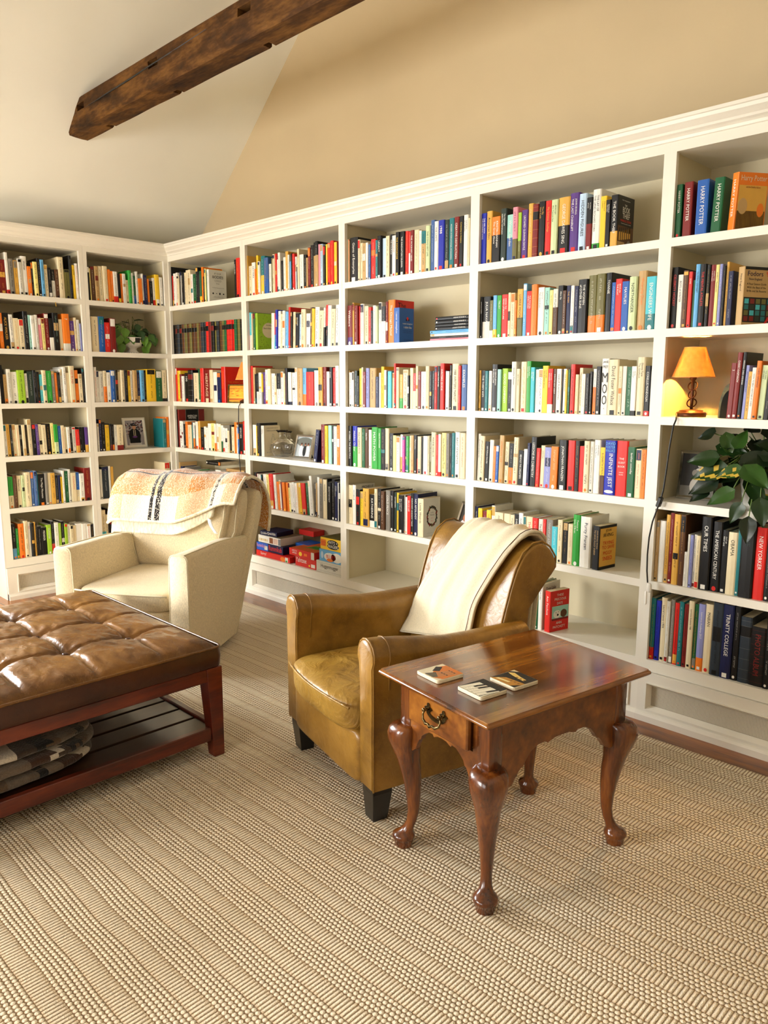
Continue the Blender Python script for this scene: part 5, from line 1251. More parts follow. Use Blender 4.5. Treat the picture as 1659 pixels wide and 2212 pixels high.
def art_horn(m):
    q4(m,[(-.047,-.047),(.047,-.047),(.047,.047),(-.047,.047)],(.12,.11,.09))
    q4(m,[(-.047,-.047),(.030,-.047),(.047,-.020),(.047,-.005),(-.02,-.012)],(.74,.52,.20),.0114)
    pts=[(-.044,.020),(-.030,.032),(.005,.022),(.030,.018),(.030,.006),(.004,.008),(-.026,.014)]
    q4(m,pts[::-1],(.90,.76,.42),.0116)
    for i in range(6): m.add([(.0+i*.007+.004*cos(k*pi/4),.012+.004*sin(k*pi/4)-.03*(i%2),.0118) for k in range(8)],[list(range(8))],(.55,.38,.16))
    q4(m,[(-.034,-.040),(.010,-.034),(.012,-.026),(-.032,-.030)],(.93,.85,.60),.0117)
    q4(m,[(-.047,.030),(-.047,.047),(-.025,.047)],(.88,.80,.62),.0118)
coaster(-.085,-.216,0,'stone coaster printed with an orange guitar, nearest the drawer\'s left corner',art_guitar)
coaster(.072,-.196,0,'stone coaster printed with piano keys, at the table\'s near corner',art_piano)
coaster(.074,-.077,0,'stone coaster printed with a golden brass horn, behind the piano-key coaster',art_horn)
# ================================================================== CEILING BEAM
def hewn(m_):
    return m_
bm1=MB(); nx_=150
by0,by1,bz0,bz1=-.835,-.690,2.892,3.066
def beam_pt(x,y,z):
    k=noise3(x,y*3,z*3,2.2)*.010+noise3(x*4,y*6,z*6,5)*.004
    return (x,y+k,z+k*.7)
rings=[]
for i in range(nx_+1):
    x=.30+6.3*i/nx_
    c=.012+.006*noise3(x,0,0,3)
    ring=[]
    for (y,z) in ((by0+c,bz0),(by0+.05,bz0),(by0+.10,bz0),(by1-c,bz0),(by1,bz0+c),(by1,bz0+.06),(by1,bz0+.12),(by1,bz1-.008),(by1-.01,bz1),(by0+.07,bz1),(by0+.008,bz1),(by0,bz1-.008),(by0,bz0+.12),(by0,bz0+.06),(by0,bz0+c)):
        ring.append(beam_pt(x,y,z))
    rings.append(ring)
bm1.loft(rings[::1])
beam=bm1.build('ceiling_beam','beam_wood')
cut=MB()
for x0 in (.49,1.355,2.155,3.005,3.855,4.7): cut.box(x0,x0+.095,by0-.05,by0+.085,2.992,3.028)
for x0 in (.665,1.428,2.208,3.06,3.91): cut.box(x0,x0+.042,by1-.055,by1+.05,bz0-.05,bz0+.055)
co=cut.build('cutter',None)
md=beam.modifiers.new('b','BOOLEAN'); md.operation='DIFFERENCE'; md.object=co; md.solver='EXACT'
dg=bpy.context.evaluated_depsgraph_get(); dg.update()
nm=bpy.data.meshes.new_from_object(beam.evaluated_get(dg)); beam.modifiers.clear(); beam.data=nm
bpy.data.objects.remove(co)
tag(beam,'rough-hewn old brown timber beam with square mortise notches below the ceiling','beam')
# long drying crack along the beam face
m=MB(); pts=[(.62,by0-.004,2.985),(.9,by0-.004,2.992),(1.2,by0-.004,2.998),(1.35,by0-.004,3.004),(1.6,by0-.004,3.010),(1.9,by0-.004,3.02)]
m.tube(pts,[.001,.004,.005,.004,.003,.001],5); m.build('crack','black_plastic',beam)
# ================================================================== LAMPS
def lamp(x,y,z,label,cordpts,switch=None,plug=None,energy=4.):
    L=thing('table_lamp',label,'lamp',(x,y,z+.0003),0,None)
    m=MB(); m.lathe([(0,0),(.055,0),(.057,.004),(.057,.016),(.053,.019),(.046,.020),(.045,.025),(.036,.027),(.012,.030),(0,.030)],32); m.build('base','dark_metal',L,True)
    m=MB(); m.lathe([(.006,.028),(.0065,.06),(.008,.075),(.006,.09),(.0065,.14),(.014,.150),(.014,.156),(.006,.158),(.006,.17)],12); st=m.build('stem','dark_metal',L,True)
    for k,(zz,tl) in enumerate(((.055,.5),(.090,-.6),(.122,.45))):
        m=MB(); pts=[]
        for i in range(29):
            a=2*pi*i/28; p=Vector((.017*cos(a),.017*sin(a)*.55,.016*sin(a))); p.rotate(Matrix.Rotation(tl,3,'Y')); pts.append((p.x,p.y,zz+p.z))
        m.tube(pts,.0026,7); m.build('ring','dark_metal',L,True)
    m=MB(); n=40; sh=[]
    for r_,zz in ((.0815,.155),(.080,.160),(.0405,.272),(.0395,.2735)): sh.append([(r_*cos(2*pi*k/n),r_*sin(2*pi*k/n),zz) for k in range(n)])
    m.loft(sh,False); s_=m.build('lamp_shade','shade',L,True)
    m=MB(); 
    for r_,zz in ((.0815,.157),(.0400,.272)): m.tube([(r_*cos(2*pi*k/n),r_*sin(2*pi*k/n),zz) for k in range(n+1)],.0017,5)
    m.build('shade_trim','shade_trim',s_,True)
    m=MB(); m.lathe([(0,.17),(.009,.172),(.012,.19),(.017,.208),(.017,.222),(.010,.234),(0,.238)],14); b_=m.build('bulb',M['bulb'],L,True)
    m=MB(); m.tube([(p[0]-x,p[1]-y,p[2]-z) for p in cordpts],.0032,8); c=m.build('power_cord','black_plastic',L,True)
    if switch:
        a,b2=Vector(switch[0]),Vector(switch[1]); m=MB(); dd=(b2-a); 
        m.bbox(-.011,.011,-.008,.008,-dd.length/2,dd.length/2,.003); m.bbox(-.003,.003,-.0105,-.006,-.005,.005,.001)
        q=dd.to_track_quat('Z','Y').to_matrix().to_4x4(); m.xf(Matrix.Translation((a+b2)/2-Vector((x,y,z)))@q); m.build('cord_switch','black_plastic',c)
    if plug:
        m=MB(); m.pillow((plug[0]-x,plug[1]-y,plug[2]-z),(.010,.008,.020),3,6); m.pillow((plug[0]-x-.012,plug[1]-y-.002,plug[2]-z-.045),(.006,.004,.030),3,6); m.build('plug','ceramic',c,True)
    li=bpy.data.lights.new('bulb_light','POINT'); li.energy=energy; li.color=(1,.47,.085); li.shadow_soft_size=.018
    lo=bpy.data.objects.new('bulb_light',li); COL.objects.link(lo); lo.location=(0,0,.212); lo.parent=L
    return L
mb_,nt_,b_=newmat('lit_bulb'); b_.inputs['Emission Color'].default_value=(1,.62,.28,1); b_.inputs['Emission Strength'].default_value=6.; b_.inputs['Base Color'].default_value=(1,.8,.5,1); M['bulb']=mb_
lamp(3.884,.085,ZB[2],'small lit table lamp with orange shade and twisted bronze stem on right-hand shelf',
     [(3.835,.07,1.292),(3.848,.03,1.292),(3.862,.004,1.289),(3.868,-.012,1.270),(3.862,-.020,1.245),(3.852,-.020,1.16),(3.846,-.020,1.08),(3.838,-.020,.99),(3.828,-.020,.945),(3.816,-.022,.905),(3.801,-.022,.855),(3.792,-.024,.79),(3.789,-.024,.72),(3.791,-.024,.65),(3.797,-.024,.60)],
     ((3.832,-.022,.960),(3.820,-.022,.920)),(3.806,-.026,.580),400.)
lamp(.853,.075,ZB[2],'small lit orange-shaded lamp half hidden behind a shelf post, near the corner',
     [(.90,.06,1.292),(.885,.02,1.292),(.876,-.004,1.286),(.868,-.014,1.26),(.862,-.014,1.18),(.864,-.014,1.10),(.868,-.014,1.0),(.858,-.014,.93),(.866,-.014,.85),(.872,-.014,.80),(.874,-.014,.70)],
     None,None,160.)
# small orange landscape book leaning beside that lamp
# ================================================================== PICTURE FRAMES
def frame(loc,rz,lean,w,h,bw,label,fmat,pic,mat2=None,group=None):
    F=thing('picture_frame',label,'picture frame',loc,rz,group)
    T_=Matrix.Rotation(-lean,4,'X')
    m=MB(); o_=[(-w/2,0),(w/2,0),(w/2,h),(-w/2,h)]; i_=[(-w/2+bw,bw),(w/2-bw,bw),(w/2-bw,h-bw),(-w/2+bw,h-bw)]
    mid=[((a[0]+b_[0])/2,(a[1]+b_[1])/2) for a,b_ in zip(o_,i_)]
    lay=[(o_,.004),(o_,-.006),(mid,-.011),(i_,-.006),(i_,.002)]
    vs=[(x,y,z) for pts,y in lay for x,z in pts]; fs=[]
    for L_ in range(4):
        for k in range(4):
            n=(k+1)%4; fs.append((L_*4+k,L_*4+n,(L_+1)*4+n,(L_+1)*4+k))
    m.add(vs,fs); m.xf(T_); m.build('frame',fmat,F)
    m=MB(); m.box(-w/2+.004,w/2-.004,.002,.006,.004,h-.004); m.xf(T_); m.build('backing','black_plastic',F)
    m=MB(); pic(m,w-2*bw,h-2*bw,bw); m.xf(T_); m.build('photograph','photo',F)
    # easel leg
    m=MB(); a=T_@Vector((0,.006,h*.7)); m.add([(-.015,a.y,a.z),(.015,a.y,a.z),(.02,a.y+h*.30,.0),(-.02,a.y+h*.30,.0),(-.015,a.y+.003,a.z),(.015,a.y+.003,a.z),(.02,a.y+h*.30+.003,.0),(-.02,a.y+h*.30+.003,.0)],[(0,1,2,3),(7,6,5,4),(0,4,5,1),(2,6,7,3),(1,5,6,2),(3,7,4,0)]); m.build('easel_leg','black_plastic',F)
    return F
def prect(m,w,h,bw,u0,v0,u1,v1,c,k=0):
    m.add([(-w/2+w*u0,-.0003*k+.0012,bw+h*v0),(-w/2+w*u1,-.0003*k+.0012,bw+h*v0),(-w/2+w*u1,-.0003*k+.0012,bw+h*v1),(-w/2+w*u0,-.0003*k+.0012,bw+h*v1)],[(0,1,2,3)],c)
def pell(m,w,h,bw,cu,cv,ru,rv,c,k=1,n=16):
    m.add([(-w/2+w*(cu+ru*cos(2*pi*i/n)),-.0003*k+.0012,bw+h*(cv+rv*sin(2*pi*i/n))) for i in range(n)],[list(range(n))],c)
def pic_grad(m,w,h,bw):
    R_=lambda *a:prect(m,w,h,bw,*a); E_=lambda *a:pell(m,w,h,bw,*a)
    R_(0,0,1,1,(.62,.60,.62)); r=random.Random(2)
    for i in range(60): E_(r.random(),.45+.55*r.random(),.05,.03,r.choice([(.25,.2,.25),(.8,.75,.75),(.4,.2,.2),(.15,.15,.2)]),1)
    R_(.15,0,.85,.10,(.86,.84,.82),2)
    E_(.5,.38,.34,.30,(.07,.07,.07),3); R_(.2,.08,.80,.38,(.06,.06,.06),4); E_(.5,.72,.10,.09,(.80,.60,.48),5); R_(.33,.78,.68,.83,(.08,.07,.07),6)
    R_(.44,.30,.47,.62,(.85,.8,.7),6); R_(.53,.30,.56,.62,(.85,.8,.7),6); E_(.5,.33,.14,.04,(.40,.22,.50),7)
def pic_family(m,w,h,bw):
    R_=lambda *a:prect(m,w,h,bw,*a); E_=lambda *a:pell(m,w,h,bw,*a)
    R_(0,0,1,1,(.70,.73,.74)); E_(.5,.75,.55,.24,(.42,.43,.40),1); R_(.3,.0,1,.2,(.78,.80,.82),1)
    for cx,c in ((.32,(.93,.92,.92)),(.58,(.12,.12,.12)),(.78,(.90,.90,.90))):
        E_(cx,.30,.12,.28,c,3); E_(cx,.62,.055,.07,(.72,.48,.36),4); E_(cx,.66,.06,.05,(.30,.18,.12),5)
def pic_couple(m,w,h,bw):
    R_=lambda *a:prect(m,w,h,bw,*a); E_=lambda *a:pell(m,w,h,bw,*a)
    R_(0,0,1,1,(.22,.20,.17)); R_(.6,.6,.9,.95,(.35,.32,.22),1); E_(.32,.62,.16,.13,(.70,.42,.28),2); E_(.52,.60,.13,.12,(.85,.60,.45),3); E_(.28,.25,.26,.30,(.82,.78,.78),2); E_(.55,.22,.26,.30,(.92,.86,.82),3); E_(.86,.5,.12,.12,(.62,.40,.30),2)
def pic_wedding(m,w,h,bw):
    R_=lambda *a:prect(m,w,h,bw,*a); E_=lambda *a:pell(m,w,h,bw,*a)
    R_(0,0,1,1,(.24,.235,.23)); R_(0,0,1,.24,(.50,.49,.46),1)
    E_(.52,.60,.13,.24,(.20,.20,.20),2); E_(.36,.80,.06,.055,(.70,.66,.62),3); E_(.36,.845,.065,.035,(.16,.15,.14),4)
    E_(.54,.74,.07,.065,(.78,.74,.70),4); E_(.54,.79,.085,.04,(.88,.86,.84),5); E_(.52,.50,.15,.17,(.86,.84,.80),5); E_(.58,.24,.30,.24,(.84,.82,.78),6); E_(.42,.55,.10,.08,(.60,.58,.54),7); E_(.80,.22,.14,.14,(.62,.60,.56),7)
frame((-.135,-.245,ZB[3]+.001),pi/2-radians(3),radians(10),.176,.222,.020,'whitewashed frame with a graduate in a black gown, inner left-wall bay','white_paint',pic_grad)
frame((1.400,.088,ZB[3]+.001),radians(6),radians(16),.155,.155,.014,'silver frame with three people, right of the glass vase','silver',pic_family)
frame((2.715,.085,ZB[4]+.001),radians(-14),radians(20),.165,.205,.016,'silver frame with people posing, behind the leather armchair\'s throw','silver',pic_couple)
frame((3.898,.145,ZB[3]+.001),radians(2),radians(8),.160,.200,.013,'chrome frame with a grey wedding portrait beside the trailing plant','silver',pic_wedding)
# ================================================================== GLASS VASE
m=MB(); prof=[(0,.001),(.040,.001),(.060,.010),(.078,.035),(.083,.060),(.074,.085),(.052,.104),(.032,.116),(.025,.128),(.0235,.142),(.028,.156),(.042,.170)]
inn=[(r-.0022 if r>.003 else 0,z+.0022) for r,z in prof]
m.lathe(prof+[(.0415,.1705)]+[(max(0,r),z) for r,z in inn[::-1]],40,cap=False)
v=m.build('glass_vase','glass',None,True); v.location=(1.182,.105,ZB[3]+.0005); tag(v,'clear round-bellied glass vase with a flared neck in front of a cream book','vase')
m=MB(); prof2=[(r*.62,z*.92) for r,z in prof]; inn=[(max(0,r-.002),z+.002) for r,z in prof2]
m.lathe(prof2+[(r,z) for r,z in inn[::-1]],32,cap=False)
v=m.build('glass_vase','glass',None,True); v.location=(1.105,.215,ZB[3]+.0005); tag(v,'smaller clear glass vase standing behind the round one','vase')
# ================================================================== STACK OF FLAT BOOKS (third bay, second shelf)
def flat_book(x0,x1,y0,dep,z,t,c1,c2,label,txt='',grp='flat stack of booklets on the second shelf'):
    """lying book; spine toward the room"""
    mb=book_mesh(t,x1-x0,dep,c1,c2,None,0,False,txt,int(z*10000)%997)
    # local x (thickness)->z ; z(height)->x
    mb.v=[(zz,y,t-xx) for xx,y,zz in mb.v]
    ob=mb.build('book','print'); ob.location=(x0,y0,z)
    pg=MB(); q=min(.0012,t*.2); pg.box(.001,x1-x0-.001,.003,dep-.001,q,t-q); pg.build('page_block','paper',ob)
    tag(ob,label,'book',grp)
z=ZB[1]+.0005
for (x0,t,c1,c2,txt,lab) in ((2.540,.010,'p','r','','thin pink booklet, lowest of the flat stack'),(2.545,.010,'k','w','','thin black booklet just above the pink one in the stack'),(2.543,.013,'w','b','','white booklet under the blue-banded one in the flat stack'),(2.541,.016,'s','b','','bright blue booklet in the middle of the flat stack'),
    (2.573,.016,'k','w','THE GEORGIA REVIEW','lowest of four black journals, resting on the blue booklet'),(2.574,.014,'k','w','THE GEORGIA REVIEW','second lowest of the four black journals in the stack'),(2.575,.017,'k','w','A GEORGIA REVIEW','second from top of the four black journals'),(2.576,.017,'k','w','A GEORGIA REVIEW','topmost black journal of the flat stack')):
    flat_book(x0,2.800,.018,.16,z,t,c1,c2,lab,txt); z+=t+.0004
# books lying on top of others, corner bay fifth shelf
# ================================================================== BOARD GAMES
def gbox(x0,x1,y0,y1,z0,z1,label,c,front,side=None,top=None,rz=0.,lid=None):
    m=MB(); m.bbox(x0,x1,y0,y1,z0,z1,.0012); m.c=[P(c)]*len(m.f)
    # lid seam
    for f_,args in ((front,'f'),(side,'s'),(top,'t')):
        if f_: f_(m,x0,x1,y0,y1,z0,z1)
    cx,cy=(x0+x1)/2,(y0+y1)/2
    m.v=[(x-cx,y-cy,z-z0) for x,y,z in m.v]
    o=m.build('board_game','print'); o.location=(cx,cy,z0); o.rotation_euler=(0,0,rz)
    tag(o,label,'board game','board games on the bottom shelf'); 
    return o
def fr(m,x0,x1,y,z0,z1,c,k=1):
    y-=.0003*k; m.add([(x0,y,z0),(x1,y,z0),(x1,y,z1),(x0,y,z1)],[(0,1,2,3)],c)
def fe(m,cx,cz,rx,rz_,y,c,k=2,n=16):
    y-=.0003*k; m.add([(cx+rx*cos(2*pi*i/n),y,cz+rz_*sin(2*pi*i/n)) for i in range(n)],[list(range(n))],c)
def ft(m,t,x,y,z,w,h,c,k=3): put_text(m,t,(x,y-.0003*k,z),(1,0,0),(0,0,1),w,h,c,'c',2.2)
def st_(m,x,t,y,z,w,h,c): put_text(m,t,(x+.0009,y,z),(0,1,0),(0,0,1),w,h,c,'c',2.2)
B6=ZB[5]+.0004
def f_hug(m,x0,x1,y0,y1,z0,z1):
    fr(m,x0+.012,x1-.012,y0,z0+.010,z0+.011,'g'); fr(m,x0+.012,x1-.012,y0,z1-.011,z1-.010,'g'); ft(m,'Huggermugger',x0+.045,y0,z0+.024,.16,.030,'k')
gbox(1.618,1.860,.016,.27,B6,B6+.070,'long white game box, lowest of the right-hand stack','i',f_hug)
def f_blu(m,x0,x1,y0,y1,z0,z1):
    fe(m,x0+.10,z0+.034,.055,.026,y0,'w',1); fe(m,x0+.16,z0+.036,.05,.03,y0,'w',1); fe(m,x0+.10,z0+.015,.03,.010,y0,'o',2); fe(m,x0+.028,z0+.04,.012,.022,y0,'I',2); ft(m,'BLURT',x0+.06,y0,z0+.026,.10,.020,'r',4)
gbox(1.645,1.862,.018,.25,B6+.0706,B6+.146,'sky-blue game box with an orange and white cloud, middle of right-hand stack','s',f_blu)
def f_wits(m,x0,x1,y0,y1,z0,z1):
    fr(m,x0+.004,x0+.052,y0,z0+.020,z1-.012,'o'); ft(m,'NORTH',x0+.008,y0,z0+.038,.04,.012,'r',3); ft(m,'STAR',x0+.008,y0,z0+.024,.04,.011,'r',3)
    fe(m,x0+.115,z0+.048,.05,.018,y0,'k',1); fe(m,x0+.118,z0+.026,.055,.018,y0,'k',1)
    ft(m,'WITS +',x0+.070,y0,z0+.040,.09,.019,'w'); ft(m,'WAGERS',x0+.068,y0,z0+.016,.10,.020,'w')
    m.add([(x0+.002,y0+.002,z1+.0004),(x1-.002,y0+.002,z1+.0004),(x1-.002,y1-.002,z1+.0004),(x0+.002,y1-.002,z1+.0004)],[(0,1,2,3)],'x')
gbox(1.655,1.858,.020,.235,B6+.1466,B6+.220,'yellow game box with a bold black title bubble, top of right-hand stack','y',f_wits)
def f_yah(m,x0,x1,y0,y1,z0,z1):
    ft(m,'Yahtzee',x0+.008,y0,z0+.026,.105,.030,'w'); fr(m,x1-.048,x1-.010,y0,z0+.008,z0+.030,'w'); fe(m,x1-.065,z0+.016,.008,.007,y0,'y')
gbox(1.404,1.610,.020,.23,B6,B6+.062,'red dice game box between the long red box and the white one','r',f_yah)
def f_apl(m,x0,x1,y0,y1,z0,z1):
    ft(m,'APPLES TO',x0+.03,y0,z0+.028,.05,.010,'w');ft(m,'APPLES',x0+.03,y0,z0+.014,.05,.010,'w'); fe(m,x0+.115,z0+.020,.016,.014,y0,'y'); fr(m,x0+.15,x0+.18,y0,z0+.012,z0+.028,'o'); fr(m,x1-.03,x1,y0,z0,z1,'i')
    m.add([(x0+.002,y0+.002,z1+.0004),(x1-.002,y0+.002,z1+.0004),(x1-.002,y1-.002,z1+.0004),(x0+.002,y1-.002,z1+.0004)],[(0,1,2,3)],(.80,.36,.14))
    for i in range(4): m.add([(x0+.08+.03*i,y0+.05+.02*(i%2),z1+.0008),(x0+.14+.03*i,y0+.10,z1+.0008),(x0+.10+.03*i,y0+.16,z1+.0008)],[(0,1,2)],'h')
gbox(1.352,1.602,.012,.255,B6+.0626,B6+.108,'flat red card game box with green leaves on its lid','r',f_apl)
def f_sor(m,x0,x1,y0,y1,z0,z1):
    ft(m,'Sorry!',x0+.045,y0,z0+.008,.075,.024,'w'); fe(m,x1-.075,z0+.016,.026,.015,y0,'o',1); fr(m,x1-.05,x1-.02,y0,z0+.002,z0+.032,'i'); fe(m,x1-.035,z0+.008,.010,.006,y0,'h',3)
gbox(.985,1.352,.016,.25,B6,B6+.037,'long flat red game box, lowest of the left-hand stack','r',f_sor)
gbox(1.357,1.400,.05,.24,B6,B6+.050,'narrow dark red box squeezed between the long red box and dice game','m',None)
def f_rum(m,x0,x1,y0,y1,z0,z1):
    fr(m,x0,x0+.13,y0,z0,z1,(.16,.38,.78)); ft(m,'Rummikub',x0+.005,y0,z0+.020,.10,.024,(.95,.62,.66)); 
    fr(m,x0+.09,x0+.125,y0,z0+.008,z0+.035,'i',3)
    ft(m,'Rummikub',x0+.140,y0,z0+.012,.14,.034,(.90,.22,.20))
gbox(.970,1.262,.030,.27,B6+.0376,B6+.090,'dark blue tile game box above the long red box','n',f_rum)
def f_puz(m,x0,x1,y0,y1,z0,z1):
    for i in range(5): fr(m,x0+.010+.020*i,x0+.026+.020*i,y0,z0+.012,z0+.028,(.80,.70,.45) if i%2 else (.85,.78,.60))
    fr(m,x0+.125,x0+.165,y0,z0+.006,z1-.006,(.55,.33,.18)); fr(m,x0+.17,x1-.03,y0,z0+.006,z1-.006,(.86,.74,.66)); fr(m,x1-.026,x1,y0,z0+.004,z1-.004,(.45,.45,.45))
    m.add([(x0+.004,y0+.004,z1+.0004),(x1-.004,y0+.004,z1+.0004),(x1-.004,y1-.004,z1+.0004),(x0+.004,y1-.004,z1+.0004)],[(0,1,2,3)],(.50,.44,.34))
gbox(.985,1.232,.035,.225,B6+.0906,B6+.140,'white puzzle box with small pictures, above the dark blue box','w',f_puz)
def f_qud(m,x0,x1,y0,y1,z0,z1): ft(m,'Qwirkle',x1-.095,y0,z0+.006,.085,.020,'w'); ft(m,'Quiddler',x0+.01,y0,z0+.006,.06,.016,'w')
gbox(.995,1.158,.045,.20,B6+.1406,B6+.170,'small navy game box on top of the left-hand stack','n',f_qud,rz=.12)
gbox(1.262+.004,1.398,.13,.26,B6+.0510,B6+.1100,'small blue box at the back between the two stacks','b',None)
gbox(1.175,1.330,.235-.0,.33,B6+.1406,B6+.176,'flat red and gold box at the very back of the left-hand stack','r',None)
# ================================================================== BOOKEND
BE=thing('bookend','arched dark green and gold stone bookend supporting the chess books','bookend',(4.005,.05,ZB[2]+.0004))
def halfarch(s,y0,y1,ox_=0.,oz=0.):
    pts=[(0,0)]
    for i in range(11):
        a=pi/2*i/10; pts.append((.040*s*(1-cos(a))*1.0 if False else .040*(1-s)+ .040*s*(1-cos(a)) ,.005*(1-s)+ .135*s*sin(a)**.85))
    pts=[(.040,.0)]+[( .040-.040*s*cos(a_)+ox_, .132*s*sin(a_)**.8+oz) for a_ in [pi/2*i/10 for i in range(11)]]
    vs=[(x,y0,z) for x,z in pts]+[(x,y1,z) for x,z in pts]; n=len(pts)
    m=MB(); m.add(vs,[list(range(n)),[n+i for i in range(n)][::-1]]+[[i,n+i,n+(i+1)%n,(i+1)%n] for i in range(n)]); return m
M['bookend_gold']=simple('gilded_stone',(.34,.32,.16),.6,metal=.0,var=.3,scale=60)
M['bookend_dark']=simple('dark_green_stone',(.05,.06,.04),.7,var=.3,scale=60,spec=.15)
halfarch(1.,0,.075).build('arch_body','bookend_gold',BE); halfarch(.80,-.004,.0).build('arch_inlay','bookend_dark',BE)
# ================================================================== POTTED PLANTS
def leaf(m,base,dirv,up,L,W,c1,c2,curl=.25,r=None):
    """heart-shaped leaf blade"""
    d=Vector(dirv).normalized(); u=Vector(up); s=d.cross(u)
    if s.length<1e-3: s=d.orthogonal()
    s.normalize(); n=s.cross(d).normalized()
    o=len(m.v); nu,nv=7,4
    for i in range(nu+1):
        t=i/nu
        wd=W*(sin(pi*min(1,t*1.02)**.62)**.85 if 0<t<1 else 0.0)*(1.12-.25*t)
        back=-.10*L if False else 0
        for j in range(-nv,nv+1):
            a=j/nv
            notch=-.13*L*abs(a)**1.2*(1-t)**2.2*1.3
            p=Vector(base)+d*(t*L+notch)+s*(a*wd*.5)+n*(-.35*curl*L*t*t+.10*W*abs(a)-.02*L*sin(t*9)*abs(a))
            m.v.append(tuple(p))
    w_=2*nv+1
    for i in range(nu):
        for j in range(2*nv):
            a=o+i*w_+j; m.f.append([a,a+1,a+w_+1,a+w_])
            c=c1
            if r and r.random()<.0: c=c2
            if j in (nv-1,nv) and c2 is not None and False: c=c2
            if c2 is not None and (j<3 or i%3==1) and (i*5+j*3)%4<2 : c=c2
            m.c.append(c)
# philodendron in a footed ceramic bowl
PL=thing('potted_plant','trailing heart-leaf plant in a footed white patterned bowl, left-wall shelf','plant',(-.135,-.238,ZB[1]+.0005))
m=MB(); colf=lambda i,j:(.92,.90,.86)
prof=[(0,0),(.046,0),(.048,.006),(.034,.018),(.030,.030),(.034,.042),(.060,.052),(.068,.060),(.074,.075),(.078,.110),(.080,.114),(.074,.114),(.070,.100),(0,.096)]
def potcol(i,j):
    if i==1 and j%2==0: return (.10,.10,.10)
    if i in(8,) : return (.12,.12,.12) if (j*7)%5 in (0,2) else ((.75,.30,.28) if j%6==1 else (.93,.91,.87))
    return (.93,.91,.87)
m.lathe(prof,36,colf=potcol); m.build('footed_bowl','stone',PL,True)
m=MB(); m.lathe([(0,.101),(.070,.101),(.070,.098),(0,.097)],24); m.build('soil','soil',PL)
fl=MB(); stm=MB(); rg=random.Random(21)
g1,g2,g3=(.36,.54,.15),(.26,.44,.13),(.13,.26,.09)
spots=[(-.015,-.115,.185,-60,.060),(.035,-.075,.165,-80,.062),(.03,-.03,.12,-60,.06),(.045,.035,.150,-75,.062),(.045,.060,.115,-80,.060),(.04,.085,.085,-85,.062),(.02,.12,.13,-50,.055),(.0,.15,.14,-70,.05),(.03,-.06,.11,-60,.05),(.03,-.115,.115,-70,.062),(.0,.165,.115,-80,.055),
       (-.03,-.03,.215,10,.06),(-.03,.035,.235,10,.055),(.01,.0,.165,-40,.06),(-.05,-.085,.20,0,.06),(.0,.085,.165,-20,.055),(-.06,.05,.18,20,.055),(-.06,-.05,.16,20,.05),(.02,-.135,.15,-50,.06),(.03,.02,.20,-70,.05),(.02,-.10,.06,-85,.06),(.035,.075,.045,-88,.06)]
spots=[(a+.008,b_,c,d_,e*1.12) for a,b_,c,d_,e in spots]+[(-.02+.05*rg.random(),rg.uniform(-.13,.15),rg.uniform(.10,.19),rg.uniform(-80,-20),.058) for _ in range(10)]
for i,(dx,dy_,dz,el,L_) in enumerate(spots):
    az=atan2(dy_,dx+.06)+rg.uniform(-.4,.4); e=radians(el)
    d_=Vector((cos(az)*cos(e),sin(az)*cos(e),sin(e)))
    if el<-45: up=Vector((1,-.2,.25))
    else: up=Vector((0.3,0,1))
    c=[g1,g1,g2,g3][i%4] if i<11 or i>17 else g3
    leaf(fl,(dx+.01,dy_,dz),d_,up,L_,L_*.86,c,None,.3)
    mid=(dx*.5,dy_*.5,max(dz+.03,.15)); stm.tube([(dx*.12,dy_*.12,.10),mid,(dx,dy_,dz+.008),(dx+.01,dy_,dz)],.0016,5)
stm.tube([(0,.0,.1),(-.02,.02,.22),(0,.05,.245),(.0,.055,.20)],.0014,5)
fl.build('foliage','leaf',PL,True); stm.build('stems','stem',PL,True)
# pothos, long wall right bay
PO=thing('potted_plant','large dark green pothos with yellow-flecked leaves beside the wedding portrait','plant',(4.145,.165,ZB[3]+.0005))
m=MB(); m.lathe([(0,0),(.055,0),(.060,.006),(.078,.105),(.082,.110),(.076,.112),(.070,.098),(0,.094)],32); m.build('pot','ceramic',PL if False else PO,True)
m=MB(); m.lathe([(0,.099),(.069,.099),(.069,.096),(0,.095)],24); m.build('soil','soil',PO)
fl=MB(); stm=MB(); rg=random.Random(8)
dk,md_,lt,yl=(.05,.12,.03),(.09,.20,.05),(.16,.30,.08),(.74,.62,.22)
sp=[(-.155,-.10,.280,150,-15,.085,dk,None),(-.10,-.12,.275,20,-75,.085,lt,None),(-.055,-.13,.235,75,40,.080,lt,None),(-.075,-.11,.20,100,50,.07,md_,None),
    (-.130,-.13,.185,185,-10,.115,md_,None),(-.095,-.14,.150,190,-22,.130,md_,yl),(-.03,-.15,.150,200,-20,.09,lt,yl),(-.02,-.14,.175,40,20,.11,dk,None),(.00,-.16,.155,-40,-25,.125,lt,None),
    (-.12,-.14,.10,200,-30,.115,dk,None),(-.155,-.13,.06,220,-35,.08,dk,None),(-.05,-.16,.065,215,-30,.10,lt,None),(.02,-.15,.09,-20,-50,.09,md_,None),(.05,-.14,.21,0,10,.10,dk,None),(.055,-.12,.255,20,10,.09,dk,None),
    (.03,-.10,.285,60,5,.09,dk,None),(-.03,-.06,.285,100,10,.09,dk,None),(-.09,-.02,.26,150,5,.09,dk,None),(.08,-.13,.15,-30,-35,.10,dk,None),(.06,-.17,.04,-60,-60,.10,md_,None),(.03,-.19,-.03,-80,-70,.09,dk,None),(-.06,-.10,.13,230,-20,.09,dk,None),(-.10,-.06,.20,170,0,.10,dk,None),(.0,-.10,.11,-70,-40,.10,dk,None),(-.01,-.17,.02,230,-60,.08,md_,None),(.10,-.10,.2,0,-20,.1,dk,None)]
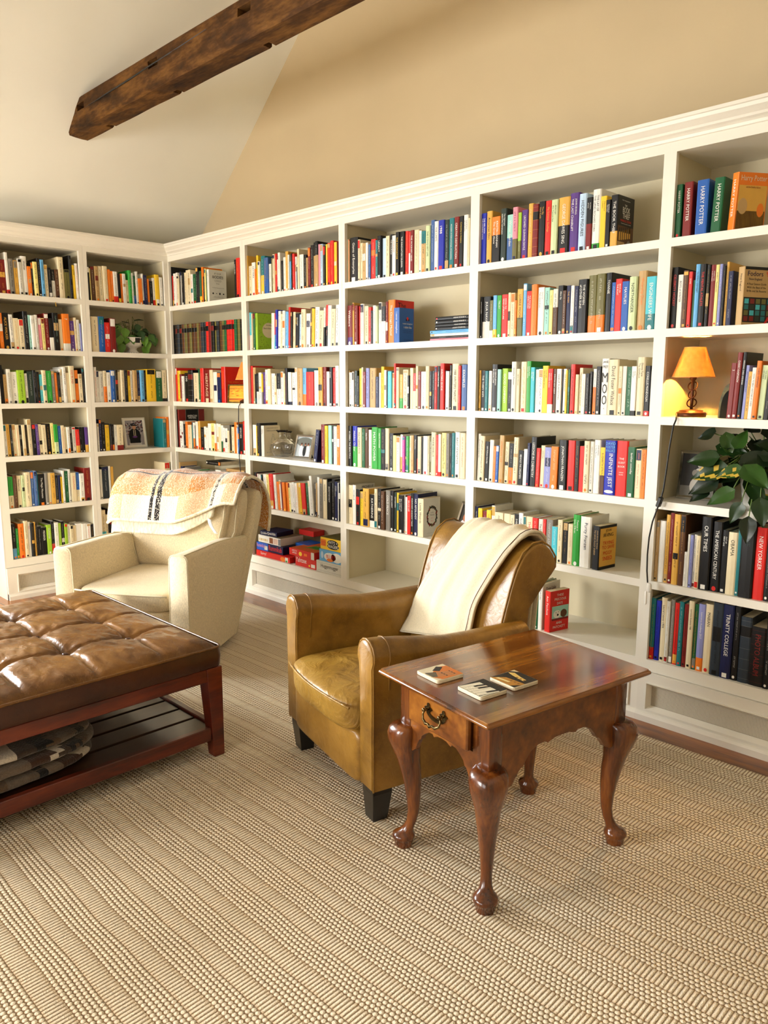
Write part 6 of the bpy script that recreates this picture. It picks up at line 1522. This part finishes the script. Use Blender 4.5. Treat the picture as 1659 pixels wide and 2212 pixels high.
for i in range(34):
    sp.append((rg.uniform(-.15,.16),rg.uniform(-.115,-.01),rg.uniform(.10,.275),rg.uniform(0,360),rg.uniform(-50,15),rg.uniform(.075,.11),rg.choice([dk,dk,md_]),None))
for i in range(10):
    sp.append((rg.uniform(-.02,.16),rg.uniform(-.17,-.12),rg.uniform(.03,.26),rg.uniform(-90,60),rg.uniform(-60,20),rg.uniform(.08,.115),rg.choice([dk,md_,lt]),yl if i==4 else None))
for i,(dx,dy_,dz,az,el,L_,c,c2) in enumerate(sp):
    a,e=radians(az),radians(el); d_=Vector((cos(a)*cos(e),sin(a)*cos(e)*.6,sin(e)))
    up=Vector((.25,-.75,.6))
    if dy_>-.08: up=Vector((.2,-.3,1))
    leaf(fl,(dx,dy_,dz),d_,up,L_,L_*.66,c,c2,.2,rg)
    stm.tube([(dx*.1,dy_*.1-.01,.10),(dx*.5,dy_*.5,.16+dz*.3),(dx,dy_,dz)],.0022,5)
fl.build('foliage','leaf',PO,True); stm.build('vines','stem',PO,True)
# orange landscape picture book next to the corner lamp
def f_pic(m,w,h,bw):
    prect(m,w,h,bw,0,0,1,1,(.90,.62,.16)); r=random.Random(4)
    for i in range(30): pell(m,w,h,bw,r.random()*.9+.05,.35+.5*r.random(),.08,.025,r.choice([(.80,.50,.12),(.86,.66,.25),(.70,.38,.10)]),1)
    prect(m,w,h,bw,0,.10,1,.2,(.62,.34,.12),2); prect(m,w,h,bw,0,.24,1,.26,(.98,.80,.4),2)
frame((.745,.062,ZB[2]+.001),radians(28),radians(7),.150,.125,.008,'small golden landscape painting leaning below the corner lamp','bookend_gold',f_pic)
# books and boxes lying across the tops, corner bay fifth shelf
flat_book(.335,.52,.055,.15,ZB[4]+.2285,.028,'k','w','black book lying flat across upright books, long-wall corner bay',grp='books lying across the fifth shelf')
flat_book(.60,.82,.05,.15,ZB[4]+.197,.022,'t','m','tan book lying flat across upright books, long-wall corner bay',grp='books lying across the fifth shelf')
# ribbon bookmark and round red tag
m=MB(); m.grid(8,1,lambda a,b_:(-.006+.010*a,-.836+.006*b_+.003*a,ZB[0]+.004-.062*a-(.0 if a<.9 else .0))); o=m.build('bookmark','throw',None,True); o.data.materials[0]=simple('yellow_ribbon',(.80,.62,.18),.5)
o.data.update(); solid(o,.0008,0); tag(o,'narrow yellow ribbon bookmark hanging over the top shelf edge, left wall','bookmark')
# ================================================================== LIGHT
def area(name,loc,rot,sx,sy,e,c):
    l=bpy.data.lights.new(name,'AREA'); l.shape='RECTANGLE'; l.size=sx; l.size_y=sy; l.energy=e; l.color=c
    o=bpy.data.objects.new(name,l); COL.objects.link(o); o.location=loc; o.rotation_euler=rot; l.spread=radians(135); return o
area('daylight_left_window',(XL+.02,(WL[0]+WL[1])/2,(WL[2]+WL[3])/2),(0,-radians(68),0),WL[3]-WL[2]-.1,WL[1]-WL[0]-.1,EL,(.91,.96,1.))
for w_,e_ in zip(WF,(EF1,EF2)):
    area('daylight_front_window',((w_[0]+w_[1])/2,YF+.02,(w_[2]+w_[3])/2),(radians(66),0,0),w_[1]-w_[0]-.1,w_[3]-w_[2]-.1,e_,(1.,.975,.93))
sl=bpy.data.lights.new('sunlight','SUN'); sl.energy=SUN; sl.angle=radians(1.2); sl.color=(1,.95,.86)
so=bpy.data.objects.new('sunlight',sl); COL.objects.link(so); so.location=(-3,-1,4); so.rotation_euler=Vector((1.65,-.72,-1.40)).to_track_quat('-Z','Y').to_euler()
# unseen emissive bowl behind the camera, weak fill light for the room
CF=thing('unseen_fill_lamp','white glass ceiling bowl lamp hanging behind the photographer','lamp',(XRDG,-3.2,2.9))
m=MB(); m.lathe([(0,-.10),(.10,-.09),(.17,-.05),(.20,0),(.19,0),(.16,-.045),(.09,-.08),(0,-.09)],32,cap=False)
mm,nt_,b_=newmat('lit_opal_glass'); b_.inputs['Emission Color'].default_value=(1,.86,.66,1); b_.inputs['Emission Strength'].default_value=EC; b_.inputs['Base Color'].default_value=(.95,.93,.88,1)
m.build('glass_bowl',mm,CF,True)
m=MB(); m.tube([(0,0,.0),(0,0,ceil_z(XRDG)-2.9)],.008,8); m.build('rod','brass',CF)
W=bpy.data.worlds.new('World'); SC.world=W; W.use_nodes=True
bg=W.node_tree.nodes['Background']; sk=W.node_tree.nodes.new('ShaderNodeTexSky'); sk.sky_type='HOSEK_WILKIE' if False else 'NISHITA'
sk.sun_elevation=radians(40); sk.sun_disc=False; W.node_tree.links.new(sk.outputs[0],bg.inputs[0]); bg.inputs[1].default_value=.12
# ================================================================== NORMALS
import bmesh
for ob in list(bpy.data.objects):
    if ob.type=='MESH' and not ob.name.startswith(('book','page_block')) and not ob.data.get('n'):
        ob.data['n']=1
        if ob.name.split('.')[0] in ('foliage','photograph','printed_image','board_game','handle_plate'): continue
        bm=bmesh.new(); bm.from_mesh(ob.data); bmesh.ops.recalc_face_normals(bm,faces=bm.faces); bm.to_mesh(ob.data); bm.free()
# ================================================================== CAMERA
cd=bpy.data.cameras.new('camera'); cam=bpy.data.objects.new('camera',cd); COL.objects.link(cam)
C_=(5.215895635695415,-2.9773590336559534,1.4023038913710353); yaw,pitch,roll=0.7870952195401576,0.163217040536299,0.002439211027227496
f=Vector((-sin(yaw)*cos(pitch),cos(yaw)*cos(pitch),-sin(pitch))); r0=Vector((cos(yaw),sin(yaw),0)); u0=r0.cross(f)
r_=r0*cos(roll)+u0*sin(roll); u_=-r0*sin(roll)+u0*cos(roll)
cam.matrix_world=Matrix(((r_.x,u_.x,-f.x,C_[0]),(r_.y,u_.y,-f.y,C_[1]),(r_.z,u_.z,-f.z,C_[2]),(0,0,0,1)))
cd.sensor_fit='HORIZONTAL'; cd.sensor_width=36; cd.lens=1661.4183443898778/1659*36; cd.clip_start=.02
SC.camera=cam
vs=SC.view_settings; vs.view_transform='Standard'; vs.look='None'; vs.gamma=1; vs.use_curve_mapping=False; vs.exposure=EXPO
